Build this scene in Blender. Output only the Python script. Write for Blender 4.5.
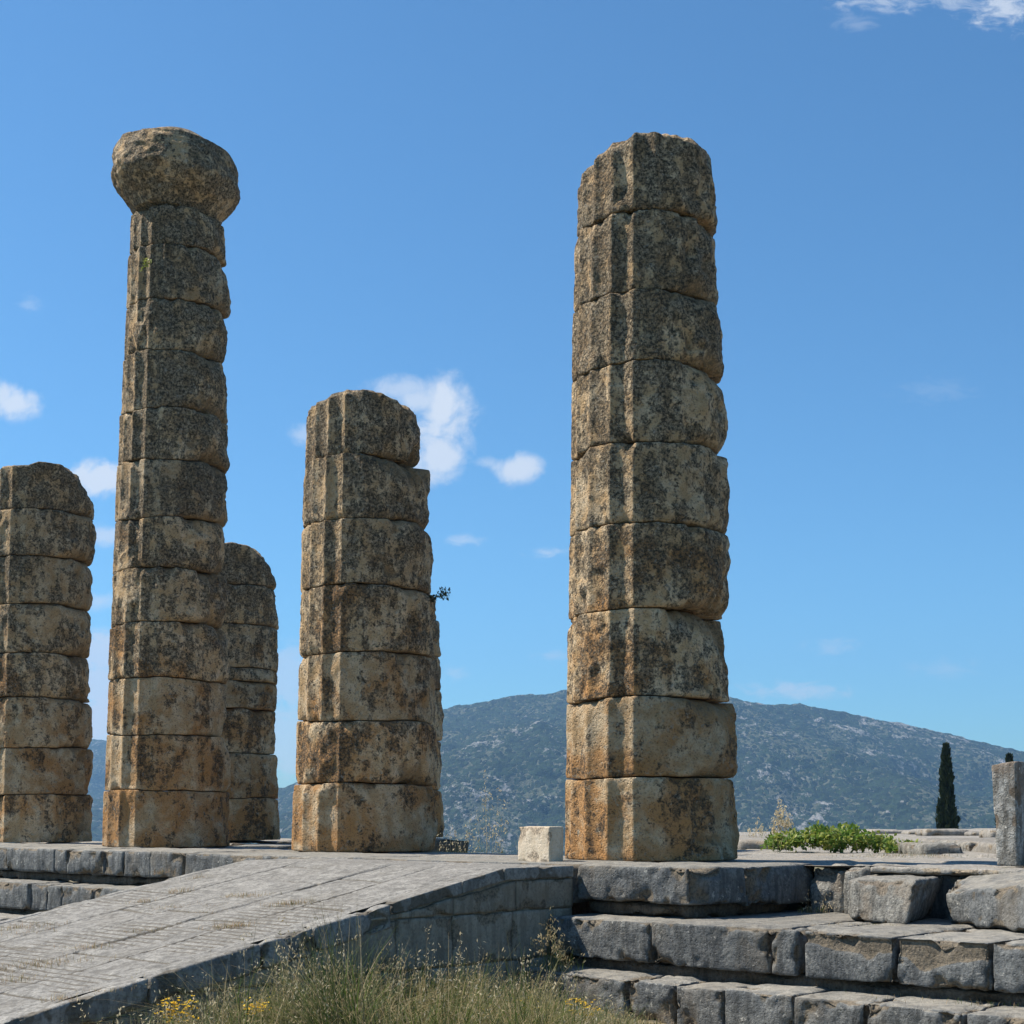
import bpy, math, random
import numpy as np
random.seed(7); RNG = np.random.default_rng(7)
R = math.radians
for o in list(bpy.data.objects): bpy.data.objects.remove(o)
SC = bpy.context.scene
COL = SC.collection

# ------------------------------------------------------------------ camera
F, CX, CY, PITCH, EYE = 1500.0, 512.0, 728.0, R(3.3), 0.45
cam = bpy.data.cameras.new('camera'); camo = bpy.data.objects.new('camera', cam); COL.objects.link(camo)
camo.location = (0, 0, EYE); camo.rotation_euler = (R(90) + PITCH, 0, 0)
cam.sensor_width = 36; cam.lens = F / 1024 * 36; cam.shift_y = (CY - 512) / 1024
cam.clip_start = 0.1; cam.clip_end = 30000
SC.camera = camo

# ------------------------------------------------------------------ light
SUNV = np.array([-0.97, 0.245, 0.0]); SUNV /= np.linalg.norm(SUNV)
EL = R(53); SUNDIR = np.array([SUNV[0] * math.cos(EL), SUNV[1] * math.cos(EL), math.sin(EL)])
sun = bpy.data.lights.new('sun', 'SUN'); sun.energy = 5.0; sun.angle = R(0.53); sun.color = (1.0, 0.92, 0.81)
suno = bpy.data.objects.new('sun', sun); COL.objects.link(suno)
from mathutils import Vector
suno.rotation_euler = Vector(SUNDIR).to_track_quat('Z', 'Y').to_euler()
SC.view_settings.view_transform = 'Standard'; SC.view_settings.look = 'None'
SC.view_settings.exposure = 0.75; SC.view_settings.gamma = 1.0

def pdir(x, y):
    a = (x - CX) / F; b = (CY - y) / F
    return np.array([a, math.cos(PITCH) - b * math.sin(PITCH), math.sin(PITCH) + b * math.cos(PITCH)])
def at(x, y, Y):
    d = pdir(x, y); t = Y / d[1]
    return np.array([d[0] * t, Y, EYE + d[2] * t])

class NT:
    def __init__(s, tree): s.t = tree; tree.nodes.clear()
    def n(s, typ, **kw):
        nd = s.t.nodes.new(typ)
        for k, v in kw.items():
            if k.startswith('i_'):
                key = k[2:]
                key = int(key) if key.isdigit() else key.replace('_', ' ')
                s.set(nd.inputs[key], v)
            else: setattr(nd, k, v)
        return nd
    def set(s, inp, v):
        if isinstance(v, bpy.types.NodeSocket): s.t.links.new(v, inp)
        else:
            if inp.type == 'RGBA' and len(v) == 3: v = (*v, 1)
            inp.default_value = v
    def m(s, op, a, b=0.0, c=0.0, clamp=False):
        nd = s.t.nodes.new('ShaderNodeMath'); nd.operation = op; nd.use_clamp = clamp
        s.set(nd.inputs[0], a); s.set(nd.inputs[1], b); s.set(nd.inputs[2], c); return nd.outputs[0]
    def noise(s, vec, scale, detail=4, rough=0.6, dist=0.0, lac=2.0):
        nd = s.n('ShaderNodeTexNoise'); s.set(nd.inputs['Vector'], vec)
        nd.inputs['Scale'].default_value = scale; nd.inputs['Detail'].default_value = detail
        nd.inputs['Roughness'].default_value = rough; nd.inputs['Distortion'].default_value = dist
        nd.inputs['Lacunarity'].default_value = lac
        return nd.outputs['Fac']
    def ramp(s, fac, a, b):
        nd = s.n('ShaderNodeMapRange', interpolation_type='SMOOTHSTEP')
        s.set(nd.inputs['Value'], fac); s.set(nd.inputs['From Min'], a); s.set(nd.inputs['From Max'], b)
        return nd.outputs[0]
    def mix(s, fac, a, b, mode='MIX'):
        nd = s.n('ShaderNodeMix', data_type='RGBA', blend_type=mode)
        s.set(nd.inputs[0], fac); s.set(nd.inputs[6], a); s.set(nd.inputs[7], b); return nd.outputs[2]
    def vmul(s, v, k):
        nd = s.n('ShaderNodeVectorMath', operation='MULTIPLY'); s.set(nd.inputs[0], v); s.set(nd.inputs[1], k); return nd.outputs[0]
    def vadd(s, v, k):
        nd = s.n('ShaderNodeVectorMath', operation='ADD'); s.set(nd.inputs[0], v); s.set(nd.inputs[1], k); return nd.outputs[0]

# ------------------------------------------------------------------ world: sky with a few small clouds
W = bpy.data.worlds.new('World'); SC.world = W; W.use_nodes = True
nt = NT(W.node_tree)
SKY_STR = 0.073
sky = nt.n('ShaderNodeTexSky', sky_type='NISHITA', sun_disc=False)
sky.sun_elevation = EL; sky.sun_rotation = math.atan2(SUNV[0], SUNV[1])
sky.altitude = 600; sky.air_density = 1.0; sky.dust_density = 0.6; sky.ozone_density = 2.2
tc = nt.n('ShaderNodeTexCoord').outputs['Generated']
sep = nt.n('ShaderNodeSeparateXYZ'); nt.set(sep.inputs[0], tc)
yy = nt.m('MAXIMUM', sep.outputs[1], 0.05)
gu = nt.m('DIVIDE', sep.outputs[0], yy); gv = nt.m('DIVIDE', sep.outputs[2], yy)
comb = nt.n('ShaderNodeCombineXYZ'); nt.set(comb.inputs[0], gu); nt.set(comb.inputs[1], gv)
nz = nt.noise(comb.outputs[0], 34, 8, 0.62, 0.35)
nz2 = nt.noise(nt.vmul(comb.outputs[0], (1, 2.2, 1)), 60, 6, 0.65, 0.6)
CLOUDS = [  # pixel centre, half sizes, opacity, wispiness
 (442,418,24,30,1.0,0), (436,452,28,26,0.95,0), (408,388,34,11,.65,0), (424,400,26,16,.8,0), (512,468,24,12,.95,0), (488,463,12,7,.5,0),
 (14,404,26,12,.95,0), (0,398,16,12,.9,0), (96,480,34,16,1.2,0), (101,536,18,9,.7,0), (100,602,18,9,.6,0), (98,652,22,13,.9,2), (97,686,24,14,.9,2), (99,722,26,20,1.0,2),
 (288,678,22,20,.6,2), (286,740,22,24,.6,2), (28,302,10,7,.25,1), (302,434,12,10,.5,0),
 (465,541,14,5,.5,1), (548,553,17,4,.5,1), (452,672,12,7,.45,1), (797,690,42,7,.6,1), (835,647,24,7,.35,1),
 (942,668,30,8,.25,1), (552,656,14,5,.4,1), (1003,8,34,18,.75,1), (955,0,26,9,.45,1), (885,2,42,9,.5,1), (855,22,16,9,.2,1), (935,390,36,10,.1,1)]
def cloud_shape(x, y, a, b, op, wis):
    d = pdir(x, y); u0, v0 = d[0] / d[1], d[2] / d[1]
    du = nt.m('MULTIPLY', nt.m('SUBTRACT', gu, u0), F / a); dv = nt.m('MULTIPLY', nt.m('SUBTRACT', gv, v0), F / b)
    r2 = nt.m('ADD', nt.m('MULTIPLY', du, du), nt.m('MULTIPLY', dv, dv))
    n_ = nt.m('MULTIPLY', nt.m('SUBTRACT', nz2 if wis else nz, 0.5 if wis < 2 else .36), 4.2 if not wis else 5.0)
    f = nt.m('ADD', nt.m('SUBTRACT', 1.0, nt.m('SQRT', r2)), n_)
    f = nt.ramp(f, -0.6, 0.8 if wis != 1 else 1.3)
    fall = nt.ramp(nt.m('SQRT', r2), 2.4, 1.0)
    return nt.m('MULTIPLY', nt.m('MULTIPLY', f, fall), op, clamp=True)
tot = None
for c in CLOUDS:
    s_ = cloud_shape(*c); tot = s_ if tot is None else nt.m('MAXIMUM', tot, s_)
front = nt.ramp(sep.outputs[1], 0.25, 0.5)
tot = nt.m('MULTIPLY', tot, front)
far = nt.m('MULTIPLY', nt.ramp(nt.noise(nt.vmul(tc, (1, 1, 3)), 2.3, 8, .6, .3), .70, .9), nt.m('SUBTRACT', 1.0, front))
tot = nt.m('MAXIMUM', tot, nt.m('MULTIPLY', far, nt.ramp(sep.outputs[2], 0.05, .25)))
tot = nt.m('MULTIPLY', tot, 0.96)
sg = nt.n('ShaderNodeGamma'); nt.set(sg.inputs[0], nt.mix(1.0, sky.outputs[0], (.2, .2, .2), 'MULTIPLY')); sg.inputs[1].default_value = 1.12
skycol = nt.mix(1.0, sg.outputs[0], (5 * .64, 5 * 1.06, 5 * 1.23), 'MULTIPLY')
cloudy = nt.mix(tot, skycol, (6.6, 7.0, 7.6))
bg = nt.n('ShaderNodeBackground'); nt.set(bg.inputs[0], cloudy); bg.inputs[1].default_value = SKY_STR
wo = nt.n('ShaderNodeOutputWorld'); nt.t.links.new(bg.outputs[0], wo.inputs[0])

# ------------------------------------------------------------------ numpy noise
def _h(ix, iy, iz, seed):
    with np.errstate(over='ignore'):
        h = (ix.astype(np.uint32) * np.uint32(374761393) + iy.astype(np.uint32) * np.uint32(668265263)
             + iz.astype(np.uint32) * np.uint32(2147483647 - 50331653) + np.uint32(seed * 974711 + 12345))
        h = (h ^ (h >> np.uint32(13))) * np.uint32(1274126177); h = h ^ (h >> np.uint32(16))
        h = h * np.uint32(2246822519); h = h ^ (h >> np.uint32(15))
    return h.astype(np.float64) / 4294967295.0
def vnoise(p, seed=0):
    p = np.asarray(p, float); i = np.floor(p).astype(np.int64) + 100000; f = p - np.floor(p); f = f * f * f * (f * (f * 6 - 15) + 10)
    r = 0
    for a in (0, 1):
        wx = f[..., 0] if a else 1 - f[..., 0]
        for b in (0, 1):
            wy = f[..., 1] if b else 1 - f[..., 1]
            for c in (0, 1):
                wz = f[..., 2] if c else 1 - f[..., 2]
                r = r + wx * wy * wz * _h(i[..., 0] + a, i[..., 1] + b, i[..., 2] + c, seed)
    return r * 2 - 1
def fbm(p, freq, octv=4, seed=0, rough=0.5):
    p = np.asarray(p, float) * freq; a = 1.0; t = 0; s = 0
    for k in range(octv):
        t = t + a * vnoise(p + k * 17.3, seed + k); s += a; a *= rough; p = p * 2.03
    return t / s
def sstep(x, a, b):
    t = np.clip((x - a) / (b - a), 0, 1); return t * t * (3 - 2 * t)

# ------------------------------------------------------------------ object helpers
def mesh_obj(name, V, Fq, mats, parent=None, midx=None, smooth=True, attrs=None, origin=None):
    """Fq: int array (n,3|4) or list of such arrays -> one mesh object"""
    V = np.asarray(V, float)
    if origin is not None: V = V - np.asarray(origin, float)
    if isinstance(Fq, np.ndarray): Fq = [Fq]
    Fq = [np.asarray(f, np.int32) for f in Fq if len(f)]
    me = bpy.data.meshes.new(name)
    me.vertices.add(len(V)); me.vertices.foreach_set('co', V.astype(np.float32).ravel())
    loops = np.concatenate([f.ravel() for f in Fq]); tot = np.concatenate([np.full(len(f), f.shape[1]) for f in Fq])
    start = np.concatenate([[0], np.cumsum(tot)[:-1]])
    me.loops.add(len(loops)); me.loops.foreach_set('vertex_index', loops.astype(np.int32))
    me.polygons.add(len(tot)); me.polygons.foreach_set('loop_start', start.astype(np.int32))
    me.polygons.foreach_set('loop_total', tot.astype(np.int32))
    if midx is not None: me.polygons.foreach_set('material_index', np.asarray(midx, np.int32))
    me.polygons.foreach_set('use_smooth', np.full(len(tot), smooth))
    if not isinstance(mats, (list, tuple)): mats = [mats]
    for m in mats: me.materials.append(m)
    if attrs:
        for k, v in attrs.items():
            a = me.attributes.new(k, 'FLOAT', 'POINT'); a.data.foreach_set('value', np.asarray(v, np.float32))
    me.update(calc_edges=True); me.validate()
    o = bpy.data.objects.new(name, me); COL.objects.link(o)
    if origin is not None: o.location = origin
    if parent is not None:
        o.parent = parent
        o.location = tuple(np.asarray(o.location) - np.asarray(parent.location))
    return o
def thing(name, label, cat, loc=(0, 0, 0), group=None):
    o = bpy.data.objects.new(name, None); COL.objects.link(o); o.location = tuple(float(c) for c in loc)
    o.empty_display_size = .2
    return tag(o, label, cat, group)
def tag(o, label, cat, group=None):
    o['label'] = label; o['category'] = cat
    if group: o['group'] = group
    return o

# ------------------------------------------------------------------ materials
def new_mat(name):
    m = bpy.data.materials.new(name); m.use_nodes = True; t = NT(m.node_tree)
    b = t.n('ShaderNodeBsdfPrincipled'); o = t.n('ShaderNodeOutputMaterial'); t.t.links.new(b.outputs[0], o.inputs[0])
    b.inputs['Roughness'].default_value = 0.92; b.inputs['Specular IOR Level'].default_value = 0.25
    return m, t, b, o
def pos(t): return t.n('ShaderNodeNewGeometry').outputs['Position']
def bump(t, b, h, strength, dist):
    n = t.n('ShaderNodeBump'); t.set(n.inputs['Height'], h); n.inputs['Strength'].default_value = strength
    n.inputs['Distance'].default_value = dist; t.t.links.new(n.outputs[0], b.inputs['Normal']); return n

def mat_column():
    m, t, b, o = new_mat('weathered_poros_limestone')
    p0 = pos(t); rnd = t.n('ShaderNodeObjectInfo').outputs['Random']
    off = t.n('ShaderNodeCombineXYZ'); t.set(off.inputs[0], t.m('MULTIPLY', rnd, 37.0)); t.set(off.inputs[2], t.m('MULTIPLY', rnd, 11.0))
    p = t.vadd(p0, off.outputs[0])
    z = t.n('ShaderNodeSeparateXYZ'); t.set(z.inputs[0], p0); z = z.outputs[2]
    n1 = t.noise(p, 1.5, 5, .6, .3); n2 = t.noise(p, 5.0, 6, .65, .4); n3 = t.noise(p, 30, 5, .7); n4 = t.noise(p, 75, 3, .7)
    ps = t.vmul(p, (1, 1, .28)); nst = t.noise(ps, 7.0, 5, .65, .2)
    tan = t.mix(t.ramp(n2, .38, .62), (.53, .355, .185), (.70, .54, .345))
    org = t.ramp(t.m('ADD', n1, t.m('MULTIPLY', t.m('SUBTRACT', 1.6, z), .045)), .45, .60)
    tan = t.mix(t.m('MULTIPLY', org, .85), tan, (.50, .25, .085))
    tan = t.mix(t.ramp(t.noise(p, 9, 4, .6), .6, .72), tan, (.42, .36, .26))
    tn = t.m('ADD', .82, t.m('MULTIPLY', rnd, .36)); tcx = t.n('ShaderNodeCombineXYZ'); [t.set(tcx.inputs[i], tn) for i in range(3)]
    tan = t.mix(1.0, tan, tcx.outputs[0], 'MULTIPLY')
    # dark biological patina, thicker high on the shafts; streaky and speckled
    h = t.m('MULTIPLY', t.ramp(z, -0.2, 5.5), 0.062)
    n5 = t.noise(p, 12, 7, .78, .2); sc = t.m('ADD', t.m('ADD', t.m('MULTIPLY', n2, .26), t.m('MULTIPLY', nst, .30)), t.m('MULTIPLY', n5, .44))
    sc = t.m('ADD', t.m('ADD', sc, h), t.m('ADD', t.m('MULTIPLY', t.m('SUBTRACT', n1, .5), .30), t.m('MULTIPLY', t.m('SUBTRACT', rnd, .5), .05)))
    pat = t.ramp(sc, .508, .556)
    spk = t.ramp(t.m('ADD', t.m('MULTIPLY', n3, .6), t.m('MULTIPLY', n4, .4)), .43, .56)
    pat = t.m('MULTIPLY', pat, t.m('ADD', .44, t.m('MULTIPLY', spk, .55)))
    dark = t.mix(t.ramp(n4, .4, .65), (.014, .012, .009), (.10, .082, .055))
    col = t.mix(pat, tan, dark)
    lic = t.m('MULTIPLY', t.ramp(t.noise(p, 22, 4, .7, .2), .58, .66), t.ramp(n2, .42, .56))
    col = t.mix(t.m('MULTIPLY', lic, .6), col, (.42, .39, .32))
    col = t.mix(t.m('MULTIPLY', t.ramp(t.noise(p, 48, 4, .8), .53, .62), .62), col, (.05, .04, .028))
    fresh = t.n('ShaderNodeAttribute', attribute_name='worn').outputs['Fac']
    fm = t.m('MULTIPLY', t.ramp(t.m('ADD', fresh, t.m('MULTIPLY', t.m('SUBTRACT', n2, .5), 1.2)), .45, .8), .62)
    col = t.mix(fm, col, t.mix(t.ramp(n3, .4, .6), (.36, .215, .095), (.26, .19, .11)))
    t.set(b.inputs['Base Color'], col)
    hh = t.m('ADD', t.m('MULTIPLY', n3, 1.0), t.m('ADD', t.m('MULTIPLY', n4, .45), t.m('MULTIPLY', n2, .8)))
    vor = t.n('ShaderNodeTexVoronoi'); t.set(vor.inputs['Vector'], p); vor.inputs['Scale'].default_value = 24
    hh = t.m('ADD', hh, t.m('MULTIPLY', t.ramp(vor.outputs['Distance'], .0, .35), .5))
    bump(t, b, hh, 1.0, 0.040)
    return m
def mat_gray(name, base, light, dark, brown, brown_amt=.5, lichen=.5, scale=1.0, bumpd=.02, horiz=False, dust=.0):
    m, t, b, o = new_mat(name)
    p0 = pos(t); rnd = t.n('ShaderNodeObjectInfo').outputs['Random']
    off = t.n('ShaderNodeCombineXYZ'); t.set(off.inputs[0], t.m('MULTIPLY', rnd, 23.0)); t.set(off.inputs[1], t.m('MULTIPLY', rnd, 7.0))
    p = t.vadd(p0, off.outputs[0])
    n1 = t.noise(p, 1.6 * scale, 5, .6, .3); n2 = t.noise(p, 7 * scale, 6, .65, .3); n3 = t.noise(p, 38, 5, .7)
    ver = t.noise(t.vmul(p, (1, 1, .18)), 14, 4, .6)
    c = t.mix(t.ramp(n2, .35, .65), base, light)
    c = t.mix(t.m('MULTIPLY', t.ramp(n3, .45, .68), .75), c, dark)
    c = t.mix(t.m('MULTIPLY', t.ramp(ver, .46, .62), .6), c, dark)
    c = t.mix(t.m('MULTIPLY', t.ramp(n1, .52, .66), brown_amt), c, brown)
    lic = t.ramp(t.noise(p, 13, 5, .75, .2), .60, .67)
    c = t.mix(t.m('MULTIPLY', lic, lichen), c, (.52, .50, .44))
    c = t.mix(t.m('MULTIPLY', t.ramp(t.noise(p, 5, 4, .7), .66, .72), .5 * lichen), c, (.60, .585, .53))
    if dust:
        nz_ = t.n('ShaderNodeSeparateXYZ', i_0=t.n('ShaderNodeNewGeometry').outputs['Normal']).outputs[2]
        c = t.mix(t.m('MULTIPLY', t.ramp(nz_, .75, .97), t.m('ADD', dust * .5, t.m('MULTIPLY', t.ramp(n2, .38, .6), dust * .5))), c, (.34, .31, .255))
    ch = t.n('ShaderNodeAttribute', attribute_name='worn').outputs['Fac']
    cm = t.ramp(t.m('ADD', ch, t.m('MULTIPLY', t.m('SUBTRACT', n2, .5), .8)), .35, .6)
    c = t.mix(t.m('MULTIPLY', cm, .85), c, t.mix(t.ramp(n3, .4, .62), brown, (.09, .075, .055)))
    tone = t.m('ADD', .86, t.m('MULTIPLY', rnd, .28))
    cc = t.n('ShaderNodeCombineXYZ'); [t.set(cc.inputs[i], tone) for i in range(3)]
    c = t.mix(1.0, c, cc.outputs[0], 'MULTIPLY')
    t.set(b.inputs['Base Color'], c); b.inputs['Roughness'].default_value = .85
    vor = t.n('ShaderNodeTexVoronoi'); t.set(vor.inputs['Vector'], p); vor.inputs['Scale'].default_value = 26
    hh = t.m('ADD', t.m('ADD', n3, t.m('MULTIPLY', n2, 1.2)), t.m('MULTIPLY', t.ramp(vor.outputs['Distance'], 0, .3), .35))
    if horiz:
        lam = t.noise(t.vmul(p, (1.2, 1.2, 26)), 1.0, 4, .7); hh = t.m('ADD', hh, t.m('MULTIPLY', lam, .35))
    bump(t, b, hh, .8, bumpd)
    return m
M = {}
M['column'] = mat_column()
M['step'] = mat_gray('grey_step_limestone', (.115, .121, .122), (.195, .198, .188), (.045, .048, .048), (.19, .15, .10), .3, .55, horiz=True, dust=.6)
M['rough'] = mat_gray('rough_brown_limestone', (.14, .115, .085), (.21, .17, .125), (.06, .052, .042), (.19, .14, .09), .6, .1, bumpd=.05)
M['wall'] = mat_gray('smooth_grey_ashlar', (.27, .235, .18), (.33, .29, .225), (.17, .145, .11), (.24, .19, .13), .5, .05, bumpd=.008)
M['deck'] = mat_gray('pale_ramp_stone', (.215, .205, .185), (.31, .297, .268), (.10, .095, .085), (.125, .11, .085), .25, .4, bumpd=.010)
M['floor'] = mat_gray('worn_floor_stone', (.235, .22, .19), (.325, .30, .262), (.14, .13, .115), (.28, .225, .155), .5, .3, bumpd=.02)
M['boulder'] = mat_gray('lichened_boulder_stone', (.20, .195, .175), (.32, .31, .275), (.07, .067, .06), (.25, .2, .145), .5, .9, bumpd=.035, dust=.5)
M['marble'] = mat_gray('bright_lichened_marble', (.21, .20, .175), (.40, .39, .36), (.06, .055, .045), (.17, .12, .08), .6, 1.6, bumpd=.03)
M['white'] = mat_gray('pale_new_limestone', (.60, .50, .37), (.66, .57, .44), (.50, .41, .29), (.52, .41, .29), .35, .0, bumpd=.012, horiz=True)

def mat_simple(name, col, col2=None, sc=20, rough=.8, trans=0.0, b_=None):
    m, t, b, o = new_mat(name)
    c = t.mix(t.ramp(t.noise(pos(t), sc, 3, .6), .35, .65), col, col2 or col)
    t.set(b.inputs['Base Color'], c); b.inputs['Roughness'].default_value = rough
    if trans:
        tr = t.n('ShaderNodeBsdfTranslucent'); t.set(tr.inputs[0], c)
        mx = t.n('ShaderNodeMixShader'); mx.inputs[0].default_value = trans
        t.t.links.new(b.outputs[0], mx.inputs[1]); t.t.links.new(tr.outputs[0], mx.inputs[2]); t.t.links.new(mx.outputs[0], o.inputs[0])
    return m
M['grass_g'] = mat_simple('green_grass_blade', (.075, .12, .022), (.12, .17, .04), 6, .6, .4)
M['grass_d'] = mat_simple('deep_green_blade', (.03, .05, .014), (.055, .08, .022), 6, .6, .35)
M['grass_s'] = mat_simple('straw_blade', (.30, .235, .12), (.44, .36, .21), 6, .7, .4)
M['grass_m'] = mat_simple('olive_blade', (.14, .14, .055), (.22, .20, .09), 6, .7, .4)
M['seed'] = mat_simple('pale_seed_husk', (.52, .43, .26), (.66, .58, .40), 30, .7, .45)
M['rust'] = mat_simple('rusty_dry_grass', (.36, .22, .11), (.46, .33, .19), 12, .8, .3)
M['petal'] = mat_simple('yellow_petal', (.80, .50, .02), (.85, .62, .04), 30, .6, .3)
M['leaf'] = mat_simple('bright_shrub_leaf', (.075, .15, .022), (.15, .24, .04), 9, .5, .4)
M['leaf_y'] = mat_simple('yellowgreen_leaf', (.22, .27, .04), (.30, .32, .08), 9, .5, .4)
M['leaf_d'] = mat_simple('grey_green_leaf', (.035, .055, .03), (.06, .085, .045), 9, .6, .3)
M['cyp'] = mat_simple('cypress_foliage', (.016, .026, .010), (.045, .06, .022), 2.5, .8, .1)
M['bark'] = mat_simple('grey_brown_bark', (.13, .10, .07), (.20, .16, .12), 20)
M['stem'] = mat_simple('thin_dry_stem', (.30, .25, .13), (.38, .33, .19), 20)

# ------------------------------------------------------------------ temple frame
A0 = at(651, 836, 15.43); A0[2] = 0
Uv = np.array([-.727, .687, 0]); Vv = np.array([-.687, -.727, 0])
def T(u, v, z=0.0): return A0 + u * Uv + v * Vv + np.array([0, 0, z])
def TA(u, v, z):
    u, v, z = np.broadcast_arrays(np.asarray(u, float), np.asarray(v, float), np.asarray(z, float))
    return A0 + u[..., None] * Uv + v[..., None] * Vv + np.stack([0 * z, 0 * z, z], -1)
def uv_of(P): d = np.asarray(P) - A0; return float(d[:2] @ Uv[:2]), float(d[:2] @ Vv[:2])
def u_at(x, v):
    """u where the pixel column x meets the vertical plane v"""
    d = pdir(x, 880); t0 = (A0 + v * Vv)[:2]; a = np.array([[d[0], -Uv[0]], [d[1], -Uv[1]]])
    return float(np.linalg.solve(a, t0)[1])
def on_z(x, y, z):
    d = pdir(x, y); t = (z - EYE) / d[2]; return np.array([d[0] * t, d[1] * t, z])

# ------------------------------------------------------------------ rough stone block from 8 corners
def lattice(nx, ny, nz):
    pts = {}; V = []; Q = []
    def idx(i, j, k):
        key = (i, j, k)
        if key not in pts: pts[key] = len(V); V.append(key)
        return pts[key]
    for k, s in ((0, 1), (nz, 0)):
        for i in range(nx):
            for j in range(ny):
                q = [idx(i, j, k), idx(i + 1, j, k), idx(i + 1, j + 1, k), idx(i, j + 1, k)]; Q.append(q[::-1] if s else q)
    for j, s in ((0, 0), (ny, 1)):
        for i in range(nx):
            for k in range(nz):
                q = [idx(i, j, k), idx(i + 1, j, k), idx(i + 1, j, k + 1), idx(i, j, k + 1)]; Q.append(q[::-1] if s else q)
    for i, s in ((0, 1), (nx, 0)):
        for j in range(ny):
            for k in range(nz):
                q = [idx(i, j, k), idx(i, j + 1, k), idx(i, j + 1, k + 1), idx(i, j, k + 1)]; Q.append(q[::-1] if s else q)
    return np.array(V, float), np.array(Q)
SEED = [100]
def rock(name, corners, mat, parent=None, res=.04, rnd=.02, amp=.012, chip=.05, chipth=.05, seed=None, maxn=60, worn_extra=None, origin=None):
    """corners: (8,3) order z-low (x0y0,x1y0,x1y1,x0y1) then z-high, in any frame (right handed)"""
    C = np.asarray(corners, float); SEED[0] += 3; sd = seed or SEED[0]
    L = np.linalg.norm(C[1] - C[0]) * .5 + np.linalg.norm(C[5] - C[4]) * .5
    Wd = np.linalg.norm(C[3] - C[0]) * .5 + np.linalg.norm(C[7] - C[4]) * .5
    H = np.mean([np.linalg.norm(C[i + 4] - C[i]) for i in range(4)])
    nx, ny, nz = [int(min(maxn, max(3, round(d / res)))) for d in (L, Wd, H)]
    G, Q = lattice(nx, ny, nz)
    half = np.array([L, Wd, H]) / 2
    P = (G / np.array([nx, ny, nz]) * 2 - 1) * half
    r = min(rnd, half.min() * .8); q = np.clip(P, -(half - r), half - r); D = P - q
    ln = np.linalg.norm(D, axis=1, keepdims=True); D = D / np.maximum(ln, 1e-9); P = q + D * r
    t = (P / half + 1) / 2
    def tri(t):
        x, y, z = t[:, :1], t[:, 1:2], t[:, 2:]
        lo = (C[0] * (1 - x) + C[1] * x) * (1 - y) + (C[3] * (1 - x) + C[2] * x) * y
        hi = (C[4] * (1 - x) + C[5] * x) * (1 - y) + (C[7] * (1 - x) + C[6] * x) * y
        return lo * (1 - z) + hi * z
    Wp = tri(t)
    Nw = tri(t + D / (2 * half) * 0.01) - Wp; Nw /= np.maximum(np.linalg.norm(Nw, axis=1, keepdims=True), 1e-9)
    dist = half - np.abs(P); ds = np.sort(dist, axis=1); edge = np.exp(-ds[:, 1] / .045)
    S = Wp + sd * 3.7
    d = fbm(S, 1.8, 4, sd) * amp + fbm(S, 9, 3, sd + 5) * amp * .45 + fbm(S, 24, 2, sd + 6) * amp * .2
    cn = fbm(S, 5, 3, sd + 9, .6)
    edge2 = np.exp(-ds[:, 1] / .09)
    ch = np.clip(cn - chipth, 0, 1) * edge2 * chip * 3.2 + edge * chip * .22
    d -= ch
    worn = np.clip(ch / max(chip, 1e-4) * 1.3, 0, 1)
    if worn_extra is not None: worn = np.maximum(worn, worn_extra(Wp)); d = d - .02 * sstep(worn_extra(Wp), .3, .6)
    Wp = Wp + Nw * d[:, None]
    org = origin if origin is not None else C.mean(0)
    return mesh_obj(name, Wp, Q, mat, parent, attrs={'worn': worn}, origin=org)
def box_uv(u0, u1, v0, v1, z0, z1, skew=0):
    """corners in temple frame, u0<u1, v0<v1 (frame U,V,Z is right handed?)"""
    # U x V = z component: Ux*Vy-Uy*Vx
    c = []
    for z in (z0, z1):
        c += [T(u0, v0, z), T(u1, v0, z), T(u1, v1, z), T(u0, v1, z)]
    return np.array(c)

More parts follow.
